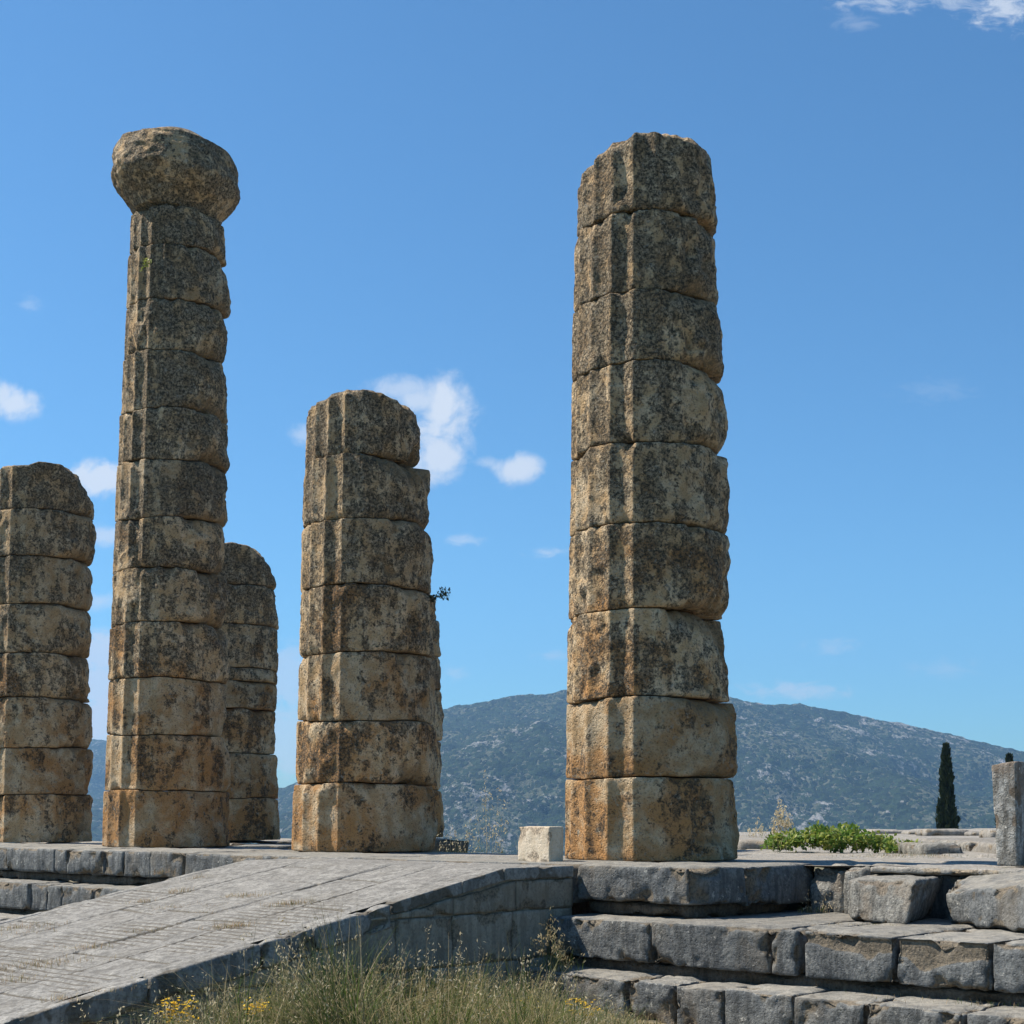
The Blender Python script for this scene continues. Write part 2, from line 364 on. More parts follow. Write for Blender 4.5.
# ------------------------------------------------------------------ columns
def column(label, data, group='ruined stone columns of the temple', seed=1, name='stone_column', na=280, capital=None):
    d = data['d']; ycs = data['y']; LR = data['LR']; cxp = data['cx']
    n = len(ycs) - 1
    bL, bR = LR[0]; Rb = (bR - bL) / 2 / F * d
    base = at(cxp, 836, d); c = np.array([base[0], d])
    # view frame
    f = -c / np.linalg.norm(c); r = np.array([-f[1], f[0]]);  r = r if r[0] > 0 else -r
    root = thing(name, label, 'column', (c[0], c[1], 0), group)
    zj = [0.0]
    for y in ycs[1:]: zj.append(float(at(cxp, y, d - Rb * .9)[2]))
    rl, rr = [], []
    for k in range(n):
        ym = (ycs[k] + ycs[k + 1]) / 2
        pl = at(LR[k][0], ym, d)[0]; pr = at(LR[k][1], ym, d)[0]
        rl.append(c[0] - pl); rr.append(pr - c[0])
    if data.get('leftfix'): rl = list(np.polyval(np.polyfit(range(n), rl, 1), range(n)))
    rs = random.Random(seed)
    ph = R(data['phase']); tilt = data.get('fade', 0)
    th = np.linspace(-math.pi, math.pi, na, endpoint=False)
    ce, se = np.cos(th), np.sin(th)
    wl = .5 - .5 * se; wr = .5 + .5 * se
    def jz(k, th):
        if k == 0: return np.zeros_like(th)
        q = np.stack([np.cos(th), np.sin(th), 0 * th + k * 5.1 + seed], -1)
        return fbm(q, 1.1, 3, seed + 7, .5) * .045
    slope = (np.mean(rl[-2:]) - np.mean(rl[:2])) / (zj[-1] - zj[0] + 1e-6) * .8
    for k in range(n):
        z0, z1 = zj[k], zj[k + 1]; H = z1 - z0
        top = k == n - 1 and not capital
        eT = 1.35 * np.array(data.get('et', [None] * n)[k] or rs.choice([.04, .08, .14, .2, .28])); eB = data.get('eb', [None] * n)[k] or rs.choice([.03, .06, .12, .18, .24])
        eB *= 1.3
        if k == 0: eB = .01
        gap = .013
        zz = np.unique(np.concatenate([np.array([0, .004, .01, .02, .035, .055, .08, .11]), np.arange(.13, H - .13, .028), H - np.array([0, .004, .01, .02, .035, .055, .08, .11])]))
        zz = zz[(zz >= 0) & (zz <= H)]
        TH, ZZ = np.meshgrid(th, zz); t = ZZ / H
        right = sstep(np.sin(TH - R(8)), -.15, .75) * (np.cos(TH) > -2)
        zb = jz(k, TH) + gap / 2 * (k > 0); zt = jz(k + 1, TH) - gap / 2
        if top:
            prof = data['top']; X = np.sin(TH); xs, hs = zip(*prof); zt = np.interp(X, xs, hs) + 0 * zt
            zt = zt + fbm(np.stack([np.cos(TH) * 2, np.sin(TH) * 2, 0 * TH + seed], -1), 1.6, 3, seed) * .03
        Z = z0 + ZZ + zb * (1 - t) + zt * t
        Rn = (rl[k] * (.5 - .5 * np.sin(TH)) + rr[k] * (.5 + .5 * np.sin(TH))) + slope * (ZZ - H / 2)
        P0 = np.stack([Rn * np.cos(TH), Rn * np.sin(TH), Z], -1)
        S = P0 + seed * 13.1 + np.array([0, 0, 0])
        Sk = P0 + seed * 13.1 + k * 7.7
        # erosion of the flutes
        WD = np.degrees(TH) + math.degrees(math.atan2(-c[0], c[1]))
        m = 1 - .36 * sstep(WD, -14, 2) - .22 * sstep(np.degrees(TH), 20, 60)
        m = np.where(np.degrees(TH) > 130, m + (1 - m) * sstep(np.degrees(TH), 130, 175), m)
        nb = fbm(Sk, 1.7, 3, seed + 3); m = m * (1 - .95 * sstep(nb, .30 - data.get('wear', 0), .5))
        edge_d = np.minimum(ZZ, H - ZZ)
        fl = ((TH - ph) / (2 * math.pi / 20)) % 1.0
        prof_f = 1 - np.abs(2 * fl - 1) ** 2
        D = .050 * Rb / .9
        Rr = Rn - D * (1 - m) * .30 * (1 - right) - m * D * prof_f ** .85
        Rr = Rr - m * D * .22 * np.exp(-((np.abs(2 * fl - 1) - 1) / .06) ** 2) * (.4 + 1.2 * np.clip(fbm(Sk, 9, 3, seed + 21), 0, 1))
        # rounded drum edges
        nE = fbm(np.stack([np.cos(TH) * 1.3, np.sin(TH) * 1.3, 0 * TH + k * 3.3 + seed], -1), 2.2, 3, seed + 11)
        nT = np.clip(.75 + 1.3 * nE, .05, 1.9); nB = np.clip(.75 + 1.3 * fbm(np.stack([np.cos(TH) * 1.3, np.sin(TH) * 1.3, 0 * TH + k * 3.3 + seed + 9], -1), 2.2, 3, seed + 12), .05, 1.9)
        amt_t = (.018 + (eT - .01) * right) * nT + .09 * (1 - right) * sstep(nE, .10, .42)
        amt_b = (.015 + (eB - .01) * right) * nB + .07 * (1 - right) * sstep(fbm(np.stack([np.cos(TH) * 1.6, np.sin(TH) * 1.6, 0 * TH + k * 4.3 + seed], -1), 2.2, 3, seed + 15), .12, .42)
        if top: amt_t = np.maximum(amt_t * .6, .025)
        hT = .03 + 1.35 * amt_t; hB = .03 + 1.35 * amt_b
        if k == 0: amt_b = amt_b * 0 + .01
        qT = np.clip(1 - (H - ZZ) / hT, 0, 1); qB = np.clip(1 - ZZ / hB, 0, 1)
        cut = amt_t * (1 - np.sqrt(1 - qT ** 2)) + amt_b * (1 - np.sqrt(1 - qB ** 2))
        low = fbm(Sk, 1.6, 3, seed + 31); mid = fbm(S, 6.5, 4, seed + 41, .6); fine = fbm(S, 22, 2, seed + 51)
        Rr = Rr - cut + low * (.008 + .065 * right) + mid * (.006 + .024 * right + .01 * (1 - m)) + fine * .0035
        pit = np.clip(fbm(Sk, 4.2, 3, seed + 61) - .3, 0, 1); Rr = Rr - pit * (.03 + .14 * right)
        worn = np.clip(cut / .06, 0, 1) * .7 + pit * 1.8 + (1 - m) * .25 * (low > 0) + right * .18
        # caps
        rows = len(zz)
        Vx = Rr * np.cos(TH); Vy = Rr * np.sin(TH); VZ = Z
        rings = [(np.array(Vx), np.array(Vy), np.array(VZ), worn)]
        VV = np.stack([Vx, Vy, VZ], -1).reshape(-1, 3); WN = worn.ravel()
        i = np.arange(rows - 1)[:, None] * na; j = np.arange(na)[None, :]; j2 = (j + 1) % na
        Q = np.stack([i + j, i + j2, i + na + j2, i + na + j], -1).reshape(-1, 4)
        allV = [VV]; allQ = [Q]; cnt = len(VV); wn = [WN]
        for side in (0, 1):
            ring0 = (rows - 1) * na if side else 0
            rx = Vx[-1 if side else 0]; ry = Vy[-1 if side else 0]; rz = VZ[-1 if side else 0]
            prev = ring0
            for s in ((.97, .92, .82, .66, .45, .22) if side else (.9, .5)):
                X, Y_ = rx * s, ry * s
                zr = rz * 1.0
                if side and top:
                    xn = (Y_ / max(Rb, .1)); xs, hs = zip(*data['top'])
                    zr = z1 + np.interp(xn, xs, hs) + .02 * (1 - s) + fbm(np.stack([X, Y_, 0 * X + seed], -1), 3, 4, seed + 2) * .06
                allV.append(np.stack([X, Y_, zr], -1)); wn.append(np.full(na, .1))
                q = np.stack([prev + j[0], prev + j2[0], cnt + j2[0], cnt + j[0]], -1)
                allQ.append(q if side else q[:, ::-1]); prev = cnt; cnt += na
            allV.append(np.array([[0, 0, np.mean(allV[-1][:, 2])]])); wn.append([.1])
            tri = np.stack([prev + j[0], prev + j2[0], np.full(na, cnt)], -1); cnt += 1
            allQ.append(tri if side else tri[:, ::-1])
        V = np.concatenate(allV)
        # local (x=cos part -> f dir, y=sin part -> r dir)
        Wd = np.empty_like(V); Wd[:, 0] = c[0] + V[:, 0] * f[0] + V[:, 1] * r[0]; Wd[:, 1] = c[1] + V[:, 0] * f[1] + V[:, 1] * r[1]; Wd[:, 2] = V[:, 2]
        flip = (f[0] * r[1] - f[1] * r[0]) < 0
        if flip: allQ = [q[:, ::-1] for q in allQ]
        quads = np.concatenate([q for q in allQ if q.shape[1] == 4]); tris = np.concatenate([q for q in allQ if q.shape[1] == 3])
        mesh_obj('drum', Wd, [quads, tris], M['column'], root, attrs={'worn': np.concatenate(wn)}, origin=(c[0], c[1], z0))
    if capital:
        # worn Doric echinus: profile of (t, left px, right px)
        yb, yt, pr = capital; z0 = zj[-1]; H = at(cxp, yt, d)[2] - z0
        tt = np.linspace(0, 1, 46); TH, TT = np.meshgrid(th, tt)
        ts, ls, rs_ = zip(*pr); Lr = np.interp(TT, ts, ls) / F * d; Rr_ = np.interp(TT, ts, rs_) / F * d
        RR = Lr * (.5 - .5 * np.sin(TH)) + Rr_ * (.5 + .5 * np.sin(TH))
        # chunky facets
        P0 = np.stack([RR * np.cos(TH), RR * np.sin(TH), TT * H], -1) + 71
        RR = RR + .05 + fbm(P0, 1.8, 3, 5) * .05 + np.abs(fbm(P0, 2.6, 2, 6, .6)) * -.06 + fbm(P0, 9, 3, 4) * .02 + fbm(P0, 26, 2, 8) * .006
        tiltz = np.sin(TH) * -.075
        Z = z0 + .03 + TT * H * .72 + tiltz
        V = np.stack([RR * np.cos(TH), RR * np.sin(TH), Z], -1).reshape(-1, 3); rows = len(tt)
        i = np.arange(rows - 1)[:, None] * na; j = np.arange(na)[None, :]; j2 = (j + 1) % na
        Q = [np.stack([i + j, i + j2, i + na + j2, i + na + j], -1).reshape(-1, 4)]
        allV = [V]; cnt = len(V); prev = (rows - 1) * na; tris = []
        rx, ry, rz = V[prev:prev + na].T
        for s in (.96, .9, .83, .75, .65, .5, .33, .15):
            X, Y_ = rx * s, ry * s; zr = rz + (1 - s) * .03 + fbm(np.stack([X, Y_, 0 * X], -1), 2.5, 4, 9) * .09 * (1 - s ** 4)
            kk = np.interp(s, [0, .5, .8, 1], [1, .85, .5, 0]); zr = rz * (1 - kk) + (z0 + H * .90) * kk + fbm(np.stack([X, Y_, 0 * X], -1), 1.8, 2, 9) * .05
            allV.append(np.stack([X, Y_, zr], -1)); Q.append(np.stack([prev + j[0], prev + j2[0], cnt + j2[0], cnt + j[0]], -1)); prev = cnt; cnt += na
        allV.append(np.array([[0, 0, allV[-1][:, 2].mean()]])); T1 = np.stack([prev + j[0], prev + j2[0], np.full(na, cnt)], -1); cnt += 1
        allV.append(np.array([[0, 0, z0]])); T2 = np.stack([j2[0], j[0], np.full(na, cnt)], -1)
        V = np.concatenate(allV); Wd = V.copy(); Wd[:, 0] = c[0] + V[:, 0] * f[0] + V[:, 1] * r[0]; Wd[:, 1] = c[1] + V[:, 0] * f[1] + V[:, 1] * r[1]
        quads = np.concatenate(Q); tris = np.concatenate([T1, T2])
        if (f[0] * r[1] - f[1] * r[0]) < 0: quads = quads[:, ::-1]; tris = tris[:, ::-1]
        mesh_obj('capital', Wd, [quads, tris], M['column'], root, attrs={'worn': np.full(len(V), .1)}, origin=(c[0], c[1], z0))
    root['_zt'] = zj[-1]
    return root, c, zj, f, r

colA = dict(d=15.43, cx=651, phase=-11, y=[859, 777, 697, 607.5, 521, 441, 359, 287, 206, 130],
    LR=[(564,738),(565,734),(566,726),(568,731),(569,729),(570,725),(571,721),(573,717),(576,718)],
    et=[.09,.16,.30,.05,.07,.16,.12,.09,.03], eb=[None,.13,.03,.14,.10,.12,.10,.16,.12],
    top=[(-1,-.26),(-.9,-.18),(-.7,-.11),(-.4,-.04),(-.15,.04),(.15,.03),(.55,-.01),(.73,-.07),(.88,-.24),(1,-.45)])
colB = dict(d=19.0, cx=364, phase=-20.5, y=[851, 784, 719, 652, 584, 516.5, 453, 390],
    LR=[(292,434),(296,437),(298,434),(300,435),(301,432),(303,429),(306,421)],
    et=[.04,.05,.08,.10,.10,.30,.03], eb=[None,.16,.04,.05,.05,.10,.26],
    top=[(-1,-.12),(-.85,-.05),(-.6,-.02),(-.1,.04),(.2,.02),(.6,-.08),(.85,-.16),(1,-.26)])
colC = dict(d=21.6, cx=167, phase=-29, y=[846, 790, 734.5, 678, 622.5, 568, 516, 457, 406, 347, 295, 240, 200],
    LR=[(104,228),(107,227),(109,224),(110,226),(113,227),(115,225),(117,226),(120,227),(123,227),(126,227),(128,227),(131,226)],
    et=[.03,.05,.06,.16,.10,.14,.12,.16,.14,.14,.10,.05], eb=[None,.03,.04,.06,.12,.15,.14,.15,.14,.14,.12,.07], top=None)
colD = dict(d=25.0, cx=37, phase=-35, y=[843, 795, 747, 697.5, 652, 603, 555, 508, 463],
    LR=[(-17,89),(-17,89),(-16,91),(-15,89),(-13,90),(-12,89),(-10,94),(-8,91)],
    et=[.05,.10,.16,.12,.10,.12,.10,.18], eb=[None,.06,.14,.14,.14,.10,.14,.08], wear=.1,
    top=[(-1,-.12),(-.75,-.02),(-.3,-.06),(-.1,.03),(.35,.02),(.6,-.06),(.85,-.26),(1,-.42)])
colE = dict(d=26.9, cx=228, phase=-30, y=[841, 798, 752, 709, 679, 667, 624, 583.5, 544],
    LR=[(178,278),(178,277),(179,274),(179,276),(180,277),(180,276),(181,277),(183,276)],
    et=[.03,.04,.10,.05,.03,.05,.08,.22], eb=[None,.03,.03,.04,.03,.04,.05,.08], wear=.25,
    top=[(-1,-.2),(-.5,.0),(0,.03),(.45,.0),(.6,-.10),(.8,-.18),(1,-.36)])
colF = dict(d=30.0, cx=398, phase=-20, y=[838, 790, 740, 687, 652, 616, 580],
    LR=[(352,443),(352,442),(353,443),(353,442),(354,439),(355,436)],
    et=[.03,.08,.05,.04,.05,.12], eb=[None,.08,.04,.03,.04,.05], wear=.2, top=[(-1,-.1),(0,.03),(1,-.2)])
cA = column('nearest and thickest column, nine fluted drums and a broken top, right of the small pale block', colA, seed=3)
cA[0]['label'] = 'nearest and thickest column, nine fluted drums and a broken top, right of the small pale block'
cB = column('seven-drum column with a tilted flat topmost drum, standing at the head of the stone ramp', colB, seed=14)
cC = column('tallest slender column, the only one still carrying a rounded capital', colC, seed=25, capital=(203, 131,
    [(0,39,40),(.10,43,44),(.25,51,52),(.42,60,60),(.52,62,62),(.72,60,61),(.80,60,60),(.90,58,58),(1,55,55)]))
cD = column('short stout column cut by the left edge of the photo, eight rounded drums', colD, seed=36, na=240)
cE = column('dark short column half hidden behind the tallest capital-bearing column', colE, seed=47, na=200)
cF = column('column almost wholly hidden behind the seven-drum column at the ramp head', colF, seed=58, na=200)

# ------------------------------------------------------------------ temple platform
VE, VS1, VS2 = 1.80, 2.20, 2.66
Z1, Z2 = -.445, -.885
UR0, UR1 = -.54, 3.22            # ramp width
plat = thing('temple_platform', 'stepped grey stone temple base that carries the columns', 'temple base', T(0, 0, 0))
def heightgrid(name, us, vs, zf, mat, parent, worn=0.0, drop=None):
    UU, VV_ = np.meshgrid(us, vs); Z = zf(UU, VV_)
    V = TA(UU, VV_, Z).reshape(-1, 3); nu = len(us); nv = len(vs)
    i = np.arange(nv - 1)[:, None] * nu; j = np.arange(nu - 1)[None, :]
    q = np.stack([i + j, i + j + 1, i + nu + j + 1, i + nu + j], -1).reshape(-1, 4)
    if Uv[0] * Vv[1] - Uv[1] * Vv[0] < 0: q = q[:, ::-1]
    if drop is not None:
        q = q[~drop(UU.ravel()[q].mean(1), VV_.ravel()[q].mean(1))]
    return mesh_obj(name, V, q, mat, parent, attrs={'worn': getattr(zf, 'worn', np.zeros(len(V))).ravel()}, origin=T(float(np.mean(us)), float(np.mean(vs)), 0))
def floor_z(u, v):
    row = np.floor(v / 1.05 + 100); sh = (row % 2) * .7; col_ = np.floor((u + sh) / 1.35 + 100)
    h = (_h(row.astype(np.int64), col_.astype(np.int64), 0 * row.astype(np.int64), 3) - .5) * .035
    fv = np.abs((v / 1.05) % 1 - .5) * 2; fu = np.abs(((u + sh) / 1.35) % 1 - .5) * 2
    gap = np.maximum(sstep(fv, .93, 1), sstep(fu, .93, 1)) * .035
    return h - .03 - gap + fbm(np.stack([u, v, 0 * u], -1), 1.5, 4, 8) * .015
def inner_pit(u, v):      # the sunken interior of the temple, open behind the front row of columns
    P = TA(u, v, 0 * u); return (v < -.95) & ((u < 11.6) | (v < -8.9)) & (P[..., 0] < .085 * P[..., 1])
heightgrid('floor', np.arange(-13, 14.2, .09), np.concatenate([np.arange(-42, -16, .2), np.arange(-16, .2, .06)]), floor_z, M['floor'], plat, drop=inner_pit)
rock('foundation', box_uv(.8, 11.7, -1.0, -.6, -1.3, -.05), M['rough'], plat, res=.09, maxn=130, amp=.04)
rock('foundation', box_uv(11.5, 11.9, -8.9, -.9, -1.3, -.05), M['rough'], plat, res=.12, maxn=180, amp=.04)
ca = [(.085 * 16.8, 16.8), (.085 * 16.8 + .5, 16.8), (.085 * 46 + .5, 46), (.085 * 46, 46)]
rock('foundation', np.array([[x, y, z] for z in (-1.3, -.06) for x, y in ca]), M['rough'], plat, res=.15, maxn=180, amp=.04)
def block(u0, u1, v0, v1, z0, z1, mat='step', name='step_block', **kw):
    if mat == 'step':
        kw['amp'] = kw.get('amp', .012) * .85; kw['chip'] = kw.get('chip', .05) * .95; kw['chipth'] = kw.get('chipth', .05) + .02; kw.setdefault('rnd', .009)
    return rock(name, box_uv(u0, u1, v0, v1, z0, z1), M[mat], plat, **kw)
# --- stylobate edge, left of the ramp
ed = [u_at(x, VE) for x in (262, 212, 183, 149, 122, 102, 67, 54, 6, -40, -90, -140)]
ed[0] = UR1 - .6
for i in range(len(ed) - 1):
    a, b_ = ed[i], ed[i + 1]; g = random.choice([.003, .005, .03 if i in (1, 4) else .008])
    block(a + g, b_ - g, .2, VE + random.uniform(-.02, .02), -.33, random.uniform(-.012, .004), chip=.055, chipth=-.02, amp=.016)
block(UR1 - .7, 14.6, .2, VE - .12, -.46, -.325, 'rough', 'foundation', res=.07, maxn=150, amp=.03)
# under the ramp top
block(UR0 + .05, UR1 - .6, .2, VE, -.36, -.004, res=.06, chip=.02)
ed1 = [UR1 + .02] + [u_at(x, VS1) for x in (92, 62, 45, 29, -12, -60, -110, -150)]
for i in range(len(ed1) - 1):
    block(ed1[i] + .004, ed1[i + 1] - .004, VE - .35, VS1 + random.uniform(-.03, .03), Z1 - .36, Z1 + random.uniform(-.01, .01), chip=.06, chipth=-.02, amp=.016)
block(UR1, 14, VE - .3, VS1 - .13, -1.1, Z1 - .35, 'rough', 'foundation', res=.08, maxn=140, amp=.03)
ed2 = [UR1 + .02] + [UR1 + 1.3 * k for k in range(1, 9)]
for i in range(len(ed2) - 1):
    block(ed2[i] + .012, ed2[i + 1] - .012, VS1 - .35, VS2 + random.uniform(-.03, .03), Z2 - .4, Z2 + random.uniform(-.01, .01), chip=.05)
# --- right of the ramp: stylobate block with the broken, shaded end
uc = u_at(689, VE)
c = box_uv(uc, UR0 - .0, .9, VE, -.33, 0)
c[0] = T(uc - .16, 1.15, -.33); c[4] = T(uc - .14, 1.15, 0)
rock('step_block', c, M['step'], plat, res=.025, rnd=.02, chip=.05, chipth=.0)
c = box_uv(-1.86, -.6, -.15, 1.13, -.37, -.005); c[3] = T(uc - .16, 1.13, -.37); c[7] = T(uc - .15, 1.13, -.005); c[0] = T(-1.92, -.1, -.37); c[4] = T(-1.90, -.1, -.005)
rock('step_block', c, M['step'], plat, res=.03, chip=.06, chipth=.0)
block(uc + .05, UR0, .1, VE - .11, -.46, -.325, 'rough', 'foundation', res=.05, amp=.03)
c = box_uv(-2.35, -1.93, -.7, .12, -.50, -.03)
rock('rubble_block', c, M['boulder'], plat, res=.03, rnd=.07, amp=.05, chip=.1)
block(-2.62, -2.36, -.6, .24, -.50, -.015, 'boulder', 'rubble_block', res=.03, rnd=.04, amp=.03, chip=.08)
e3 = [-2.64, -4.05, -5.3, -6.6, -8.0, -9.6]
for i in range(len(e3) - 1):
    block(e3[i + 1] + .01, e3[i] - .01, -.8, .10, -.50, -.075, 'step', 'step_block', res=.05, chip=.03)
    block(e3[i + 1] + .01, e3[i] - .01, -.8, .24 + .02 * i, -.072, -.010, 'floor', 'floor_slab', res=.035, chip=.02, rnd=.02)
# --- step one on the right
xs = [566, 650, 769, 800, 893, 988, 1075, 1150, 1240]
e1 = [UR0 - .02] + [u_at(x, VS1) for x in xs[1:]]
for i in range(len(e1) - 1):
    a, b_ = e1[i + 1], e1[i]
    g1 = {3: .035, 2: .006}.get(i + 1, .004); g0 = {3: .03, 2: .006}.get(i, .004)
    we = None
    if i in (3, 4):   # mortar-patched, broken upper band
        def we(P, _i=i):
            z = P[:, 2]; n_ = fbm(P, 2.4, 3, 77)
            du = (P - A0) @ Uv
            k = sstep(z + .16 * n_ + (.03 if _i == 4 else .0), Z1 - .13, Z1 - .09) * (z < Z1 - .02)
            return k
    block(a + g1, b_ - g0, -.1 if i > 0 else .3, VS1 + random.uniform(-.025, .015), Z1 - .36, Z1 + random.uniform(-.008, .006), res=.022, maxn=70, chip=.055, chipth=.02, amp=.014, worn_extra=we)
block(-8.5, UR0, .0, VS1 - .085, Z1 - .5, Z1 - .345, 'rough', 'foundation', res=.06, maxn=150, amp=.035)
# --- step two on the right
xs2 = [545, 624, 672, 720, 790, 862, 960, 1060, 1150]
e2 = [UR0 - .02] + [u_at(x, VS2) for x in xs2[1:]]
for i in range(len(e2) - 1):
    block(e2[i + 1] + .004, e2[i] - .003, VS1 - .35, VS2 + random.uniform(-.03, .02), Z2 - .37, Z2 + random.uniform(-.01, .008), res=.024, maxn=70, chip=.06, chipth=.0, amp=.016)
block(-8, UR0, .3, VS2 - .07, Z2 - .6, Z2 - .36, 'rough', 'foundation', res=.08, maxn=120, amp=.03)
# --- higher inner courses far back on the floor
def slab_px(x0, x1, ybase, Y, ytop, depth, mat='floor', name='floor_slab', **kw):
    p0 = at(x0, ybase, Y); p1 = at(x1, ybase, Y); zt = at(x0, ytop, Y)[2]
    z0 = -.12; dY = depth
    c = np.array([[p0[0], Y, z0], [p1[0], Y, z0], [p1[0] + .1, Y + dY, z0], [p0[0] + .1, Y + dY, z0],
                  [p0[0], Y, zt], [p1[0], Y, zt], [p1[0] + .1, Y + dY, zt], [p0[0] + .1, Y + dY, zt]])
    return rock(name, c, M[mat], plat, res=.06, **kw)
slab_px(738, 792, 853, 21.0, 840, 5.5, chip=.06, rnd=.05, maxn=60)
slab_px(785, 905, 850, 25, 841, 7, chip=.05, rnd=.04)
slab_px(922, 965, 853, 17.8, 843.5, 4, 'boulder', chip=.06, rnd=.05)
slab_px(968, 1001, 851, 18.6, 842, 2.2, 'boulder', chip=.08, rnd=.06)
slab_px(998, 1120, 854, 17.5, 843, 4, chip=.06, rnd=.05)
slab_px(230, 290, 852, 22.6, 845.5, 1.4, 'step', chip=.03)
slab_px(276, 300, 850, 25.5, 841, 1.4, 'step', chip=.03)

# ------------------------------------------------------------------ loose stones on the far edge of the floor
far_specs = [(925, 972, 836, 34, 829.0, 1.0, 'low pale block under the taller cypress, longest of the far row'),
             (972, 991, 836, 33.4, 831.5, .8, 'dark low stone just right of the taller cypress foot'),
             (990, 1012, 838, 30, 829.5, .8, 'pale block beside the upright lichened slab, on the far floor'),
             (872, 908, 835, 37, 829.5, 1.2, 'low flat stone on the far floor behind the right end of the shrub'),
             (908, 928, 836, 36, 831, .7, 'small stone left of the long pale block under the cypress')]
for x0, x1, yb, Y, yt, dp, lab in far_specs:
    p0 = at(x0, yb, Y); p1 = at(x1, yb, Y); zt = at(x0, yt, Y)[2]
    c = np.array([[p0[0], Y, -.06], [p1[0], Y, -.06], [p1[0], Y + dp, -.06], [p0[0], Y + dp, -.06], [p0[0] + .02, Y, zt], [p1[0] - .05, Y, zt - .02], [p1[0], Y + dp, zt], [p0[0], Y + dp, zt]])
    o = rock('stone_block', c, M['floor'], None, res=.06, rnd=.05, chip=.06); tag(o, lab, 'stone block', 'stones on the far edge of the floor')

# small pale block at the top of the ramp
c = box_uv(.10, .66, 1.28, 1.45, -.03, .335)
wk = T(.10, 1.45, 0); ra = R(-14)
for q_ in c:
    dx_, dy_ = q_[0] - wk[0], q_[1] - wk[1]; q_[0] = wk[0] + dx_ * math.cos(ra) - dy_ * math.sin(ra); q_[1] = wk[1] + dx_ * math.sin(ra) + dy_ * math.cos(ra)
o = rock('cut_stone_block', c, M['white'], None, res=.02, rnd=.008, amp=.003, chip=.012); tag(o, 'small clean cream cut block at the left foot of the thickest column', 'stone block')

# boulders on step one
def P_(x, y, z): return on_z(x, y, z)
def tb(pts): return np.array(pts)
def uvp(u, v, z): return T(u, v, z)
# boulder 1
bz = Z1
f0 = on_z(851, 920, bz); f1 = on_z(906, 926, bz); r1 = on_z(940, 919, bz)
def off(p, dx, dy, z): q = np.array(p) + np.array([dx, dy, 0]); q[2] = z; return q
ftl = at(846, 884, f0[1] + .12); ftr = at(914, 880, f1[1] + .10)
c = np.array([f0, f1, r1 + np.array([.0, .25, 0]), f0 + np.array([.15, .9, 0]),
              at(847, 880, f0[1] + .05), at(917, 880, f1[1] + .04), at(946, 876, r1[1] + .20), at(866, 873, f0[1] + .9)])
o = rock('loose_boulder', c, M['boulder'], None, res=.02, rnd=.03, amp=.022, chip=.06, chipth=.0, maxn=70); tag(o, 'squat lichen-spotted boulder with a shaded right side, left of the larger broken block', 'boulder')
# boulder 2
g0 = on_z(950, 924, bz); g1 = on_z(1046, 936, bz)
c = np.array([g0, g1, g1 + np.array([.5, .9, 0]), g0 + np.array([.45, .8, 0]),
              at(945, 893, g0[1] + .02), at(1052, 883, g1[1] + .10), at(1075, 868, g1[1] + 1.0), at(962, 869, g0[1] + .9)])
c[3] = g0 + np.array([.25, .8, 0])
o = rock('loose_boulder', c, M['step'], None, res=.024, rnd=.03, amp=.022, chip=.06, chipth=.0, maxn=80); tag(o, 'large sloping grey broken block cut by the right edge, below the upright slab', 'boulder')
# upright slab
c = box_uv(-4.45, -3.75, -.8, -.15, -.02, .95)
uu0 = u_at(1018, -.18); uu1 = u_at(993, -.18)
zb, zt = 0.0, at(1005, 763, 13.2)[2]
c = np.array([T(uu0, -.75, zb), T(uu1 - .02, -.75, zb), T(uu1 - .03, -.18, zb), T(uu0, -.18, zb), T(uu0, -.75, zt), T(uu1, -.75, zt - .02), T(uu1, -.18, zt - .02), T(uu0, -.18, zt + .01)])
o = rock('upright_slab', c, M['marble'], None, res=.02, rnd=.012, amp=.008, chip=.014, chipth=0, maxn=70); tag(o, 'tall upright block of white-spotted stone cut by the right edge of the photo', 'stone block')

